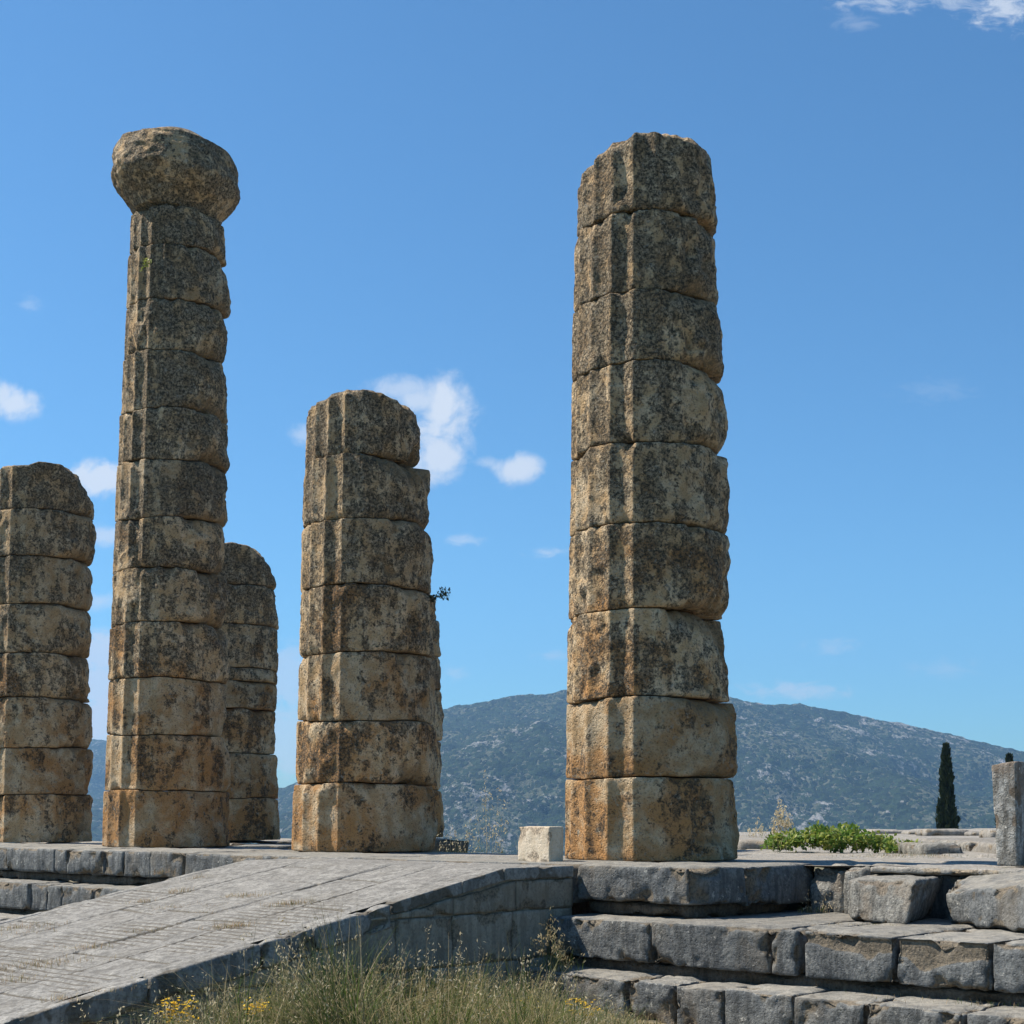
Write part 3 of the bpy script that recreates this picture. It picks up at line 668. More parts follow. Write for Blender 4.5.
# ------------------------------------------------------------------ ramp
ramp = thing('stone_ramp', 'grey paved stone ramp rising from the lower left to the temple floor', 'ramp', T(1.3, 2.7, 0))
VF, SL = 2.73, .185; VEND = 9.6
def rz(v): return -.02 - SL * np.maximum(v - VF, 0)
joints_u = [UR0 + .24, .35, 1.0, 1.62, 2.30, UR1 - .16]
us = [np.arange(UR0 + .11, UR1 - .05, .03)]
for j_ in joints_u: us.append(j_ + np.arange(-.10, .1001, .008))
us = np.unique(np.round(np.concatenate(us), 4)); us = us[(us >= UR0 + .11) & (us <= UR1 - .05)]
crossj = {}
rj = random.Random(5)
for k in range(len(joints_u) - 1):
    v = VE + rj.uniform(.3, 1.2); L = []
    while v < VEND: L.append((v, rj.uniform(-.08, .08))); v += rj.uniform(.9, 1.9)
    crossj[k] = L
def deck_z(u, v):
    z = rz(v)
    w = fbm(np.stack([u, v, 0 * u], -1), 1.2, 3, 17) * .03; u2 = u + w * 1.0
    g = np.zeros_like(z); tone = np.zeros_like(z)
    brk = fbm(np.stack([u, v, 0 * u + 5], -1), .9, 2, 23)
    for j_ in joints_u:
        a = .018 if j_ not in (joints_u[0], joints_u[-1]) else .006
        g = np.maximum(g, a * 1.1 * np.exp(-((u2 - j_ - .05 * fbm(np.stack([0 * u + j_ * 9, v, 0 * u], -1), .8, 2, 3)) / .018) ** 2) * (.15 + .85 * sstep(fbm(np.stack([u, v, 0 * u + j_ * 7], -1), .9, 2, 23) + (j_ in (joints_u[0],)) , -.1, .1)))
    for k in range(len(joints_u) - 1):
        ins = (u2 >= joints_u[k]) & (u2 < joints_u[k + 1]); vs_ = [VE] + [a for a, _ in crossj[k]]
        for m_, (vj, sk) in enumerate(crossj[k]):
            c_ = np.exp(-((v + sk * (u - joints_u[k]) + w - vj) /   .016) ** 2) * .026 * ins; g = np.maximum(g, c_)
            z = z + ins * (v > vj) * (rj2[k][m_] if m_ < len(rj2[k]) else 0)
    low = sstep(v, 3.0, 4.6)
    gr = (np.abs(((v + .15 * w) / .088) % 1 - .5) * 2); gr = sstep(gr, .35, .8)
    ins = (u > joints_u[0] + .05) & (u < joints_u[-1] - .05)
    z = z - gr * .006 * ins * low * sstep(fbm(np.stack([u, v, 0 * u + 9], -1), .8, 3, 29), -.35, .1)
    deck_z.worn = np.clip(g / .016, 0, 1) * .9 + gr * ins * low * sstep(fbm(np.stack([u, v, 0 * u + 9], -1), .8, 3, 29), -.45, .1) * .62  # joint and groove dirt; rib darkening also stands in for missing groove shade
    return z - g + fbm(np.stack([u, v, 0 * u], -1), 3, 3, 19) * .008 + fbm(np.stack([u, v, 0 * u], -1), 14, 3, 20) * .003
rj2 = {k: [rj.uniform(-.003, .003) for _ in crossj[k]] for k in crossj}
heightgrid('paving', us, np.arange(VE - .02, VEND, .0125), deck_z, M['deck'], ramp)
# kerb / coping stones along both sides
def cope(u0, u1, v0, v1, th, mat='deck', name='coping_stone', **kw):
    c = np.array([T(u0, v0, rz(v0) - th), T(u1, v0, rz(v0) - th), T(u1, v1, rz(v1) - th), T(u0, v1, rz(v1) - th),
                  T(u0, v0, rz(v0) + .006), T(u1, v0, rz(v0) + .006), T(u1, v1, rz(v1) + .006), T(u0, v1, rz(v1) + .006)])
    return rock(name, c, M[mat], ramp, **kw)
vs_right = [VE + .02, VF, 3.25, 4.05]
for a, b_ in zip(vs_right[:-1], vs_right[1:]): cope(UR0, UR0 + .21, a + .003, b_ - .003, .105, 'deck', rnd=.006, amp=.003, chip=.012, res=.02, maxn=50)
for a, b_ in ((4.05, 4.85), (4.85, 5.35), (5.35, 6.3), (6.3, 7.4), (7.4, 8.5), (8.5, 9.6)):
    cope(UR0 - .01, UR0 + .21, a + .006, b_ - .006, .20, 'deck', rnd=.02, amp=.012, chip=.05 if a < 5 else .02, chipth=.0, res=.022, maxn=60)
v = VE + .05
while v < VEND - .3:
    L_ = random.uniform(.8, 1.5); b_ = min(v + L_, VEND); cope(UR1 - .12, UR1, v + .002, b_ - .002, .25, 'deck', rnd=.008, amp=.004, chip=.015, res=.03); v = b_
# side wall courses
def wall_course(z0, z1, v0, v1, ln, off=0.0, seed=1, thick=.105):
    rr_ = random.Random(seed); v = v0
    while v < v1 - .05:
        L_ = ln * rr_.uniform(.75, 1.25); b_ = min(v + L_, v1)
        def zt(v): return min(z1, float(rz(v)) - (thick if v <= 4.05 else .20) - .004)
        za, zb_ = zt(v), zt(b_)
        if za - z0 < .03 and zb_ - z0 < .03: break
        za = max(za, z0 + .02); zb_ = max(zb_, z0 + .012)
        u0 = UR0 + .012 + off; u1 = UR0 + .35
        c = np.array([T(u0, v + .002, z0 + .002), T(u1, v + .002, z0 + .002), T(u1, b_ - .002, z0 + .002), T(u0, b_ - .002, z0 + .002),
                      T(u0, v + .002, za), T(u1, v + .002, za), T(u1, b_ - .002, zb_), T(u0, b_ - .002, zb_)])
        rock('wall_block', c, M['wall'], ramp, rnd=.007, amp=.004, chip=.015, res=.03, maxn=40); v = b_
wall_course(-.395, -.128, VE + .02, 6, .62, 0, 2)
wall_course(-.82, -.395, VE + .05, 7.6, .78, .004, 9)
wall_course(-1.3, -.82, VE + .1, 9.4, .9, .008, 4)
# core so that no light leaks through
c = np.array([T(UR0 + .3, VE, -1.4), T(UR1 - .05, VE, -1.4), T(UR1 - .05, VEND, -1.45), T(UR0 + .3, VEND, -1.45),
              T(UR0 + .3, VE, -.10), T(UR1 - .05, VE, -.10), T(UR1 - .05, VEND, float(rz(VEND)) - .06), T(UR0 + .3, VEND, float(rz(VEND)) - .06)])
c[4:6, 2] = rz(VE) - .08
V = [];
vv = [VE, VF, VEND]; zt_ = [float(rz(x)) - .055 for x in vv]
V = [T(u, x, z) for x, z in zip(vv, zt_) for u in (UR0 + .05, UR1 - .05)] + [T(u, x, -1.5) for x in vv for u in (UR0 + .05, UR1 - .05)]
Fc = np.array([[0, 1, 3, 2], [2, 3, 5, 4], [6, 8, 9, 7], [8, 10, 11, 9], [0, 2, 8, 6], [2, 4, 10, 8], [1, 7, 9, 3], [3, 9, 11, 5], [0, 6, 7, 1], [4, 5, 11, 10]])
mesh_obj('core', np.array(V), Fc, M['wall'], ramp, smooth=False, origin=T(1.3, 4, 0))

# ------------------------------------------------------------------ ground sheet, mountain, far ridge
m, t, b, o_ = new_mat('dry_grassy_ground')
p = pos(t); n1 = t.noise(p, .8, 5, .6); n2 = t.noise(p, 14, 5, .7); n5 = t.noise(p, .02, 4, .6)
c_ = t.mix(t.ramp(n1, .4, .6), (.17, .13, .08), (.12, .115, .05)); c_ = t.mix(t.ramp(n2, .4, .65), c_, (.27, .22, .15))
c_ = t.mix(t.ramp(n5, .42, .6), c_, (.05, .065, .03))
t.set(b.inputs['Base Color'], c_); bump(t, b, n2, .8, .03); M['ground'] = m
g = np.sign(np.linspace(-1, 1, 161)) * (np.abs(np.linspace(-1, 1, 161)) ** 4) * 5000
gy = np.concatenate([np.linspace(-1, 0, 30) ** 3 * 1500 - 30, np.linspace(-28, 60, 60), 60 + (np.linspace(.01, 1, 110) ** 2.4) * 5100])
GX, GY = np.meshgrid(np.unique(np.concatenate([g, np.linspace(-40, 40, 60)])), np.unique(gy))
# falls away behind the temple and to both sides of the valley
drop = sstep(GY, 52, 260) * 16 + sstep(GY, 200, 1500) * 120 + sstep(GX, 13, 140) * 14
drop = drop + sstep(-GX, 40, 400) * 25
GZ = -1.22 - drop + fbm(np.stack([GX, GY, 0 * GX], -1), .25, 3, 51) * .05 + fbm(np.stack([GX, GY, 0 * GX], -1), .006, 4, 52) * 5 * sstep(GY, 100, 500)
nu = GX.shape[1]; nv = GX.shape[0]; i = np.arange(nv - 1)[:, None] * nu; j = np.arange(nu - 1)[None, :]
Qg = np.stack([i + j, i + j + 1, i + nu + j + 1, i + nu + j], -1).reshape(-1, 4)
o = mesh_obj('ground', np.stack([GX, GY, GZ], -1).reshape(-1, 3), Qg, M['ground']); o['kind'] = 'structure'

m, t, b, o_ = new_mat('scrub_and_limestone_slope')
p = t.vmul(pos(t), (1, .34, 1.2))
n1 = t.noise(p, .0035, 5, .6, .4); n2 = t.noise(p, .065, 6, .80, .3); n3 = t.noise(p, .22, 4, .7)
att = t.n('ShaderNodeAttribute', attribute_name='rocky').outputs['Fac']
rockm = t.ramp(t.m('ADD', t.m('ADD', t.m('MULTIPLY', n2, .8), t.m('MULTIPLY', n1, .35)), t.m('MULTIPLY', att, .10)), .650, .71)
vo = t.n('ShaderNodeTexVoronoi'); t.set(vo.inputs['Vector'], p); vo.inputs['Scale'].default_value = .17; vo.inputs['Randomness'].default_value = 1
dens = t.m('ADD', .42, t.m('MULTIPLY', t.ramp(t.noise(p, .014, 5, .7), .34, .56), .36))
shr = t.ramp(t.m('SUBTRACT', t.m('ADD', vo.outputs['Distance'], t.m('MULTIPLY', t.m('SUBTRACT', n3, .5), .5)), dens), .10, -.06)
soil = t.mix(t.ramp(n3, .4, .6), (.065, .082, .042), (.13, .135, .085))
soil = t.mix(rockm, soil, (.37, .355, .33))
crown = t.mix(t.ramp(t.n('ShaderNodeSeparateColor', i_0=vo.outputs['Color']).outputs[0], .2, .8), (.008, .019, .006), (.028, .050, .016))
c_ = t.mix(t.m('MULTIPLY', shr, t.m('SUBTRACT', 1.0, t.m('MULTIPLY', rockm, .8))), soil, crown)
t.set(b.inputs['Base Color'], c_)
bump(t, b, t.m('ADD', t.m('ADD', n3, t.m('MULTIPLY', n2, 1.5)), t.m('MULTIPLY', shr, .6)), 1.0, 8.0); M['mountain'] = m
SIL = [(-900, 690), (-400, 800), (-120, 812), (60, 800), (180, 796), (285, 786), (330, 765), (380, 735), (443, 708), (500, 698), (565, 692), (640, 694), (735, 700), (765, 705), (800, 703), (830, 708), (900, 722), (960, 735), (1024, 750), (1150, 772), (1400, 800), (1800, 790), (2300, 740)]
def hill(name, sil, Yr, Ynear, Yback, nx_, ny_, x0, x1, base, seed, rough_amp):
    xs_ = np.linspace(x0, x1, nx_); t_ = np.concatenate([np.linspace(0, 1, int(ny_ * .8)), 1 + np.linspace(.02, 1, int(ny_ * .2))])
    AX, TT = np.meshgrid(xs_, t_)
    sy = np.interp(AX, *zip(*sil))
    zr = EYE + (814 - sy) / F * Yr
    Y = np.where(TT <= 1, Ynear + (Yr - Ynear) * TT, Yr + (Yback - Yr) * (TT - 1))
    Y = Y + fbm(np.stack([AX / 150, TT * 3, 0 * TT], -1), 1.1, 3, seed) * (Yr - Ynear) * .10 * np.sin(np.clip(TT, 0, 1) * math.pi)
    X = (AX - CX) / F * (Y * .55 + Yr * .45)
    prof = np.where(TT <= 1, sstep(TT, -.25, 1.02) * .35 + .65 * TT ** 1.05, 1 - .7 * (TT - 1) ** 1.3)
    prof = prof - np.where(TT <= 1, (1 - TT), 0) * .02
    Z = base + (zr - base) * prof
    P = np.stack([X, Y, 0 * X], -1)
    gul = fbm(np.stack([X * 1.0, Y * .35, 0 * X], -1), .0035, 4, seed + 1, .55)
    env = np.clip(1 - np.abs(TT - .55) / .5, 0, 1)
    rocky = fbm(P, .004, 4, seed + 5)
    Z = Z + gul * 105 * env * rough_amp + fbm(P, .02, 4, seed + 2, .6) * 11 * rough_amp * np.clip(1.25 - TT * .8, .25, 1) + fbm(P, .09, 3, seed + 3) * 3.2 * rough_amp
    # crags
    cr = np.clip(fbm(P, .014, 4, seed + 8, .6) - .12, 0, 1); Z = Z + cr * 26 * rough_amp * np.clip(1.2 - TT, .1, 1)
    V = np.stack([X, Y, Z], -1).reshape(-1, 3); nu = nx_; nv = len(t_)
    i = np.arange(nv - 1)[:, None] * nu; j = np.arange(nu - 1)[None, :]
    Q = np.stack([i + j, i + j + 1, i + nu + j + 1, i + nu + j], -1).reshape(-1, 4)
    o = mesh_obj(name, V, Q, M['mountain'], attrs={'rocky': (cr * 2.2 + rocky * .6).ravel()}); o['kind'] = 'structure'; return o
hill('mountain', SIL, 2700, 1250, 3900, 760, 300, -350, 1500, -150, 61, 1.0)
hill('distant_ridge', [(-700, 700), (-200, 722), (60, 736), (110, 742), (160, 762), (230, 790), (300, 800), (500, 812)], 3900, 2900, 4600, 300, 90, -600, 480, -150, 81, 1.0)

# ------------------------------------------------------------------ vegetation helpers
def blades(n, base, h, az, bend, w, S=5, mat_i=None):
    """curved tapering strips; arrays of length n"""
    t_ = np.linspace(0, 1, S + 1)[None, :, None]
    dirv = np.stack([np.cos(az), np.sin(az), 0 * az], -1)[:, None, :]; side = np.stack([-np.sin(az), np.cos(az), 0 * az], -1)[:, None, :]
    up = np.array([0, 0, 1.0])[None, None, :]; h_ = h[:, None, None]; b_ = bend[:, None, None]
    Pm = base[:, None, :] + up * h_ * (t_ - .45 * b_ * t_ ** 2.4) + dirv * h_ * b_ * (t_ ** 2) * .9
    ww = w[:, None, None] * (1 - t_ * .92) * .5 * np.minimum(1, .5 + t_ * 3)
    V = np.stack([Pm - side * ww, Pm + side * ww], 2).reshape(-1, 3)
    k = np.arange(n)[:, None] * (S + 1) * 2; s = np.arange(S)[None, :] * 2
    Q = np.stack([k + s, k + s + 1, k + s + 3, k + s + 2], -1).reshape(-1, 4)
    mi = np.repeat(mat_i if mat_i is not None else np.zeros(n, int), S)
    return V, Q, mi, Pm
def leaves(P, nrm_bias, size, rng, aspect=.45, droop=0.0, axis=None):
    n = len(P)
    a = rng.normal(size=(n, 3)) if axis is None else axis + rng.normal(size=(n, 3)) * .35
    a[:, 2] -= droop; a /= np.linalg.norm(a, axis=1, keepdims=True)
    b_ = np.cross(a, rng.normal(size=(n, 3)) + nrm_bias); b_ /= np.maximum(np.linalg.norm(b_, axis=1, keepdims=True), 1e-6)
    nn = np.cross(a, b_); s = size[:, None]
    V = np.stack([P, P + a * s * .5 + b_ * s * aspect * .5 + nn * s * .06, P + a * s, P + a * s * .5 - b_ * s * aspect * .5 + nn * s * .06], 1).reshape(-1, 3)
    return V, np.arange(4 * n).reshape(-1, 4)
class Bag:
    def __init__(s): s.V = []; s.Q = []; s.m = []; s.n = 0
    def add(s, V, Q, m):
        s.V.append(V); s.Q.append(Q + s.n); s.m.append(np.full(len(Q), m) if np.isscalar(m) else m); s.n += len(V)
    def build(s, name, mats, parent=None, origin=None, smooth=False):
        return mesh_obj(name, np.concatenate(s.V), np.concatenate(s.Q), mats, parent, midx=np.concatenate(s.m), smooth=smooth, origin=origin)
def panicles(bag, Pm, rng, mat, length=.16, n_sp=14, size=.022):
    """hanging spikelets near the upper end of each stem"""
    for st in Pm:
        k = rng.integers(max(4, n_sp - 4), n_sp + 4); L = len(st) - 1
        t_ = rng.uniform(.62, 1.0, k) * L; i0 = np.minimum(t_.astype(int), L - 1); fr = (t_ - i0)[:, None]
        B = st[i0] * (1 - fr) + st[i0 + 1] * fr
        off_ = rng.normal(size=(k, 3)) * .018; B2 = B + off_; B2[:, 2] -= .01
        V, Q = leaves(B2, np.zeros(3), rng.uniform(.6, 1.3, k) * size, rng, .32, 1.6); bag.add(V, Q, mat)

GM = [M['grass_g'], M['grass_s'], M['grass_m'], M['grass_d'], M['seed']]
# --- foreground grass (stuff)
rng = np.random.default_rng(11)
outline = [(90, 1030), (130, 1012), (160, 1000), (200, 985), (225, 965), (260, 948), (300, 934), (335, 926), (370, 948), (410, 952), (450, 962), (500, 965), (530, 955), (548, 985), (565, 1000), (600, 1006), (640, 1016), (700, 1030)]
bag = Bag(); N = 18000
X_ = rng.uniform(95, 660, N * 2); Y_ = rng.uniform(8.3, 13.0, N * 2)
B = np.stack([(X_ - CX) / F * Y_, Y_, np.full(N * 2, -1.24)], -1)
du = (B - A0) @ Uv; dv = (B - A0) @ Vv
clump = fbm(B, 1.7, 3, 91); ok = (du < UR0 - .05) & (dv > VS2 + .05) & (rng.uniform(-.5, .5, N * 2) < clump * 1.6 + .0)
B = B[ok][:N]; X_ = X_[ok][:N]; Y_ = Y_[ok][:N]; cl = clump[ok][:N]; n = len(B)
ytop = np.interp(X_, *zip(*outline)); hmax = EYE + (814 - ytop) / F * Y_ + 1.24
h = hmax * rng.uniform(.45, 1.0, n) ** .8 * (0.85 + .25 * cl); h = np.maximum(h, .12) * (1.28 + .6 * np.clip(fbm(B, 3.1, 2, 93), -.6, .6))
mi = rng.choice([0, 1, 2, 3], n, p=[.24, .24, .28, .24]); drypatch = fbm(B, 1.1, 2, 95) > .12
mi = np.where(drypatch & (rng.random(n) < .45), rng.choice([1, 2], n), mi)
V, Q, m_, Pm = blades(n, B, h, 6 * fbm(B, .9, 2, 97) + rng.normal(size=n) * .9, rng.uniform(.1, 1.25, n), rng.uniform(.005, .013, n), 6, mi); bag.add(V, Q, m_)
idx = np.where((h > .35) & (h > hmax * .72))[0]; rng.shuffle(idx); panicles(bag, Pm[idx[:340]], rng, 4, n_sp=10, size=.026); panicles(bag, Pm[idx[900:1700]], rng, 1, n_sp=10, size=.024)
panicles(bag, Pm[idx[520:900]], rng, 2, n_sp=16, size=.016)
# tall oat stems that rise over the mass
tall = [(245, 925, 10.6), (262, 958, 10.9), (275, 940, 10.7), (292, 940, 10.6), (300, 948, 10.4), (398, 942, 11.2), (420, 918, 11.4), (422, 940, 11.0), (415, 950, 11.3), (457, 922, 11.5), (462, 935, 11.5), (520, 952, 11.8), (512, 968, 11.6),
        (215, 968, 9.8), (340, 935, 10.8), (325, 930, 10.9), (310, 938, 10.7), (225, 975, 9.9), (237, 990, 9.8), (150, 1000, 9.3), (100, 985, 9.2), (132, 1000, 9.2), (540, 975, 12.0), (478, 938, 11.4), (372, 958, 11.0), (435, 960, 11.0)]
tb_ = []; th_ = []
for x, y, Yd in tall:
    top = at(x, y, Yd); tb_.append([top[0] - rng.uniform(-.08, .08), Yd + rng.uniform(-.05, .05), -1.24]); th_.append(top[2] + 1.24)
tb_ = np.array(tb_); th_ = np.array(th_) * 1.04
V, Q, m_, Pm = blades(len(tb_), tb_, th_, rng.uniform(0, 6.28, len(tb_)), rng.uniform(.05, .16, len(tb_)), np.full(len(tb_), .0045), 8, np.full(len(tb_), 1)); bag.add(V, Q, m_)
panicles(bag, Pm, rng, 4, n_sp=20, size=.028)
# arching feathery heads
arch = [(470, 975, 11.3, 1), (450, 972, 11.2, 1), (500, 985, 11.4, 1), (515, 990, 11.6, 1), (400, 960, 11.0, -1), (350, 955, 10.8, 1), (520, 975, 11.7, 1), (430, 985, 11.2, 1)]
for x, y, Yd, sgn in arch:
    q = at(x, 1000, Yd); k = 5; bb = np.tile([q[0] - .12, Yd, -1.24], (k, 1)) + rng.normal(size=(k, 3)) * [.03, .03, 0]
    zt2 = at(x, y, Yd)[2] + 1.24
    V, Q, m_, Pm = blades(k, bb, np.full(k, zt2 * 1.35) * rng.uniform(.9, 1.1, k), np.full(k, 0.0 if sgn > 0 else 3.14) + rng.normal(size=k) * .35, rng.uniform(.5, .75, k), np.full(k, .005), 8, np.full(k, 2)); bag.add(V, Q, m_)
    panicles(bag, Pm, rng, 1, n_sp=34, size=.026)
o = bag.build('grass', GM); tag(o, 'tall wild grass and oats growing along the ramp wall', 'grass'); o['kind'] = 'stuff'

# --- dry tufts in the joints (stuff)
bag = Bag()
def tuft(x, y, z_or_f, n, spread, hh, mats, asp=3.0):
    p_ = z_or_f(x, y); k = n
    bb = p_ + np.outer(rng.normal(size=k) * spread * asp, np.array([.94, -.3, 0]))+ np.outer(rng.normal(size=k) * spread, Vv)
    bb[:, 2] = p_[2]
    u_ = (bb - A0) @ Uv; v_ = (bb - A0) @ Vv
    if z_or_f is on_ramp: bb[:, 2] = rz(v_) - .01
    V, Q, m_, Pm = blades(k, bb, rng.uniform(.4, 1, k) * hh, rng.uniform(0, 6.28, k), rng.uniform(.2, 1.0, k), rng.uniform(.003, .006, k), 3, rng.choice(mats, k)); bag.add(V, Q, m_)
def on_ramp(x, y):
    d = pdir(x, y); t_ = 1.0
    lo, hi = 3.0, 40.0
    for _ in range(50):
        mid = (lo + hi) / 2; P = np.array([0, 0, EYE]) + d * mid; v_ = (P - A0) @ Vv
        if P[2] > rz(v_): lo = mid
        else: hi = mid
    return P
for x, y, n_, sp, hh in [(40, 964, 120, .06, .05), (5, 981, 60, .04, .06), (22, 928, 80, .05, .05), (30, 932, 40, .05, .04), (85, 948, 50, .035, .05), (142, 902, 40, .02, .05), (178, 892, 40, .02, .06), (172, 907, 50, .04, .03),
                         (235, 897, 60, .02, .05), (255, 897, 60, .03, .05), (290, 904, 90, .03, .05), (232, 927, 90, .025, .06), (198, 878, 30, .02, .05), (222, 905, 30, .03, .03), (141, 931, 50, .025, .04), (60, 1000, 30, .02, .05), (105, 990, 40, .03, .03), (420, 860, 60, .04, .03), (300, 852, 40, .03, .03), (205, 912, 30, .03, .03), (162, 873, 30, .02, .06)]:
    tuft(x, y, on_ramp, n_ * 2, sp * 1.3, hh * 1.5, [0, 1, 1, 2])
o = bag.build('dry_tufts', [M['grass_s'], M['rust'], M['grass_m']]); tag(o, 'short dry tufts growing in the joints of the ramp paving', 'dry grass'); o['kind'] = 'stuff'
bag = Bag()
def onp(z): return lambda x, y: on_z(x, y, z)
for x, y, z, n_, sp, hh in [(905, 856, -.02, 260, .10, .05), (870, 857, -.02, 160, .12, .04), (460, 853, -.02, 200, .12, .08), (480, 858, -.02, 160, .12, .04), (625, 905, Z1, 30, .04, .07), (650, 966, Z2, 60, .05, .06),
                            (820, 978, Z2, 110, .10, .05), (760, 966, Z2, 80, .06, .04), (940, 998, Z2, 70, .10, .05), (1000, 1006, Z2, 80, .08, .06), (850, 986, Z2, 60, .05, .06), (700, 970, Z2, 60, .08, .03), (975, 925, Z1, 60, .06, .03), (890, 926, Z1, 90, .08, .03),
                            (840, 975, Z2, 60, .05, .05), (795, 970, Z2, 60, .03, .06), (626, 958, Z2, 40, .02, .10), (330, 851, -.01, 120, .10, .07), (390, 851, -.01, 120, .10, .08), (740, 849, 0, 120, .1, .05), (940, 846, 0, 80, .04, .12), (1012, 870, -.02, 40, .04, .05), (40, 908, -.9, 80, .08, .05), (120, 878, Z1, 30, .05, .08)]:
    tuft(x, y, onp(z), n_, sp, hh, [0, 1, 2, 3])
o = bag.build('crevice_weeds', [M['grass_s'], M['rust'], M['grass_m'], M['grass_g']]); tag(o, 'sparse small weeds and moss tufts along the steps and floor edges', 'weeds'); o['kind'] = 'stuff'

def stalk_clump(name, label, cat, cx_, base, tops, group=None, mats=(1, 4), bl=60, spread=.12, n_sp=30, size=.028, sw=.005):
    """base point, list of stalk top points"""
    root = thing(name, label, cat, base, group)
    bag = Bag(); tops = np.array(tops); k = len(tops)
    bb = np.tile(base, (k, 1)) + rng.normal(size=(k, 3)) * [spread * .4, spread * .4, 0]
    bb[:, 0] = base[0] + (tops[:, 0] - base[0]) * .55 + rng.normal(size=k) * .02
    az = np.arctan2(tops[:, 1] - bb[:, 1], tops[:, 0] - bb[:, 0]); hgt = tops[:, 2] - base[2]
    V, Q, m_, Pm = blades(k, bb, hgt * 1.05, az, np.clip(np.hypot(tops[:, 0] - bb[:, 0], tops[:, 1] - bb[:, 1]) / np.maximum(hgt, .05), .05, .7), np.full(k, sw), 8, np.full(k, mats[0]))
    nv_, nq_ = len(V) // k, len(Q) // k
    for i in range(k):
        so = mesh_obj('stalk', V[i * nv_:(i + 1) * nv_], Q[:nq_], GM[mats[0]], root, smooth=False, origin=base)
        bag = Bag(); panicles(bag, Pm[i:i + 1], rng, 0, n_sp=n_sp, size=size)
        sh = bag.build('seed_head', [GM[mats[1]]], None, origin=base); sh.parent = so; sh.location = (0, 0, 0)
    if bl:
        bag = Bag(); bb = np.tile(base, (bl, 1)) + rng.normal(size=(bl, 3)) * [spread, spread * .5, 0]
        V, Q, m_, _ = blades(bl, bb, rng.uniform(.3, .7 if base[2] > -1.2 else 1.0, bl) * hgt.mean(), rng.uniform(0, 6.28, bl), rng.uniform(.2, .8, bl), rng.uniform(.004, .008, bl), 4, rng.choice([0, 1, 2], bl)); bag.add(V, Q, m_)
        bag.build('blades', GM, root)['kind'] = 'stuff'
    return root
# oat clump in the corner of ramp and steps
b0 = at(553, 966, 12.9); b0[2] = Z2
stalk_clump('wild_oat_clump', 'leafy oat clump hanging in the corner between ramp wall and steps', 'wild oats', 552, b0,
            [at(x, y, b0[1] - dz) for x, y, dz in [(552, 905, .1), (556, 915, .2), (545, 918, .1), (538, 925, .15), (530, 930, .1), (560, 930, .3), (568, 942, .35), (562, 925, .2), (572, 955, .3), (549, 925, .1), (555, 935, .3), (541, 938, .2), (566, 950, .4), (580, 962, .3)]], bl=90, spread=.09, n_sp=26, size=.034, mats=(0, 1))
# dry pale stalks behind the ramp head, between the columns
for lab, xr, tops in [
    ('loose pale dry stalks against the mountain just left of the small cream block', 487, [(485, 773), (482, 790), (487, 800), (470, 812), (505, 800), (500, 785), (495, 815), (478, 806), (490, 792), (508, 815), (465, 822), (500, 820)]),
    ('short dry weeds at the right foot of the column by the ramp head', 452, [(450, 825), (456, 830), (445, 828), (462, 835), (440, 835), (468, 830)])]:
    b0 = at(xr, 853, 22.9 if xr > 460 else 22.7); b0[2] = -1.22
    stalk_clump('dry_grass_clump', lab, 'dry grass', xr, b0, [at(x, y, b0[1] + rng.uniform(-.15, .15)) for x, y in tops], group='dry grass clumps on the temple floor', bl=160, spread=.3, n_sp=26, size=.05, mats=(4, 4), sw=.009)
b0 = on_z(781, 843, 0.02)
stalk_clump('dry_grass_clump', 'tallest feathery pale grass plume at the left end of the green shrub', 'dry grass', 781, b0, [at(x, y, b0[1] + rng.uniform(-.2, .2)) for x, y in
   [(780, 797), (783, 806), (777, 808), (788, 812), (774, 815), (792, 820), (784, 802), (790, 815), (772, 822), (786, 820), (778, 818), (794, 826), (781, 812), (775, 825)]], group='dry grass clumps on the temple floor', bl=60, spread=.15, n_sp=46, size=.05, sw=.006)
stalk_clump('dry_grass_clump', 'thin sparse pale stalks between the thickest column and the feathery plume', 'dry grass', 760, on_z(760, 842, 0.02), [at(x, y, 23) for x, y in
   [(761, 806), (765, 815), (757, 820), (752, 828), (768, 826), (747, 822), (762, 822)]], group='dry grass clumps on the temple floor', bl=30, spread=.15, n_sp=20, size=.045, sw=.005)
b0 = on_z(813, 913, Z1)
stalk_clump('dry_grass_clump', 'small seed-headed weed in the shade left of the squat boulder', 'dry grass', 813, b0, [at(x, y, b0[1] + rng.uniform(-.05, .05)) for x, y in
   [(809, 892), (816, 897), (826, 893), (832, 897), (837, 900), (822, 900), (803, 900), (797, 904), (829, 903)]], group='dry grass clumps on the temple floor', bl=60, spread=.07, n_sp=10, size=.022)

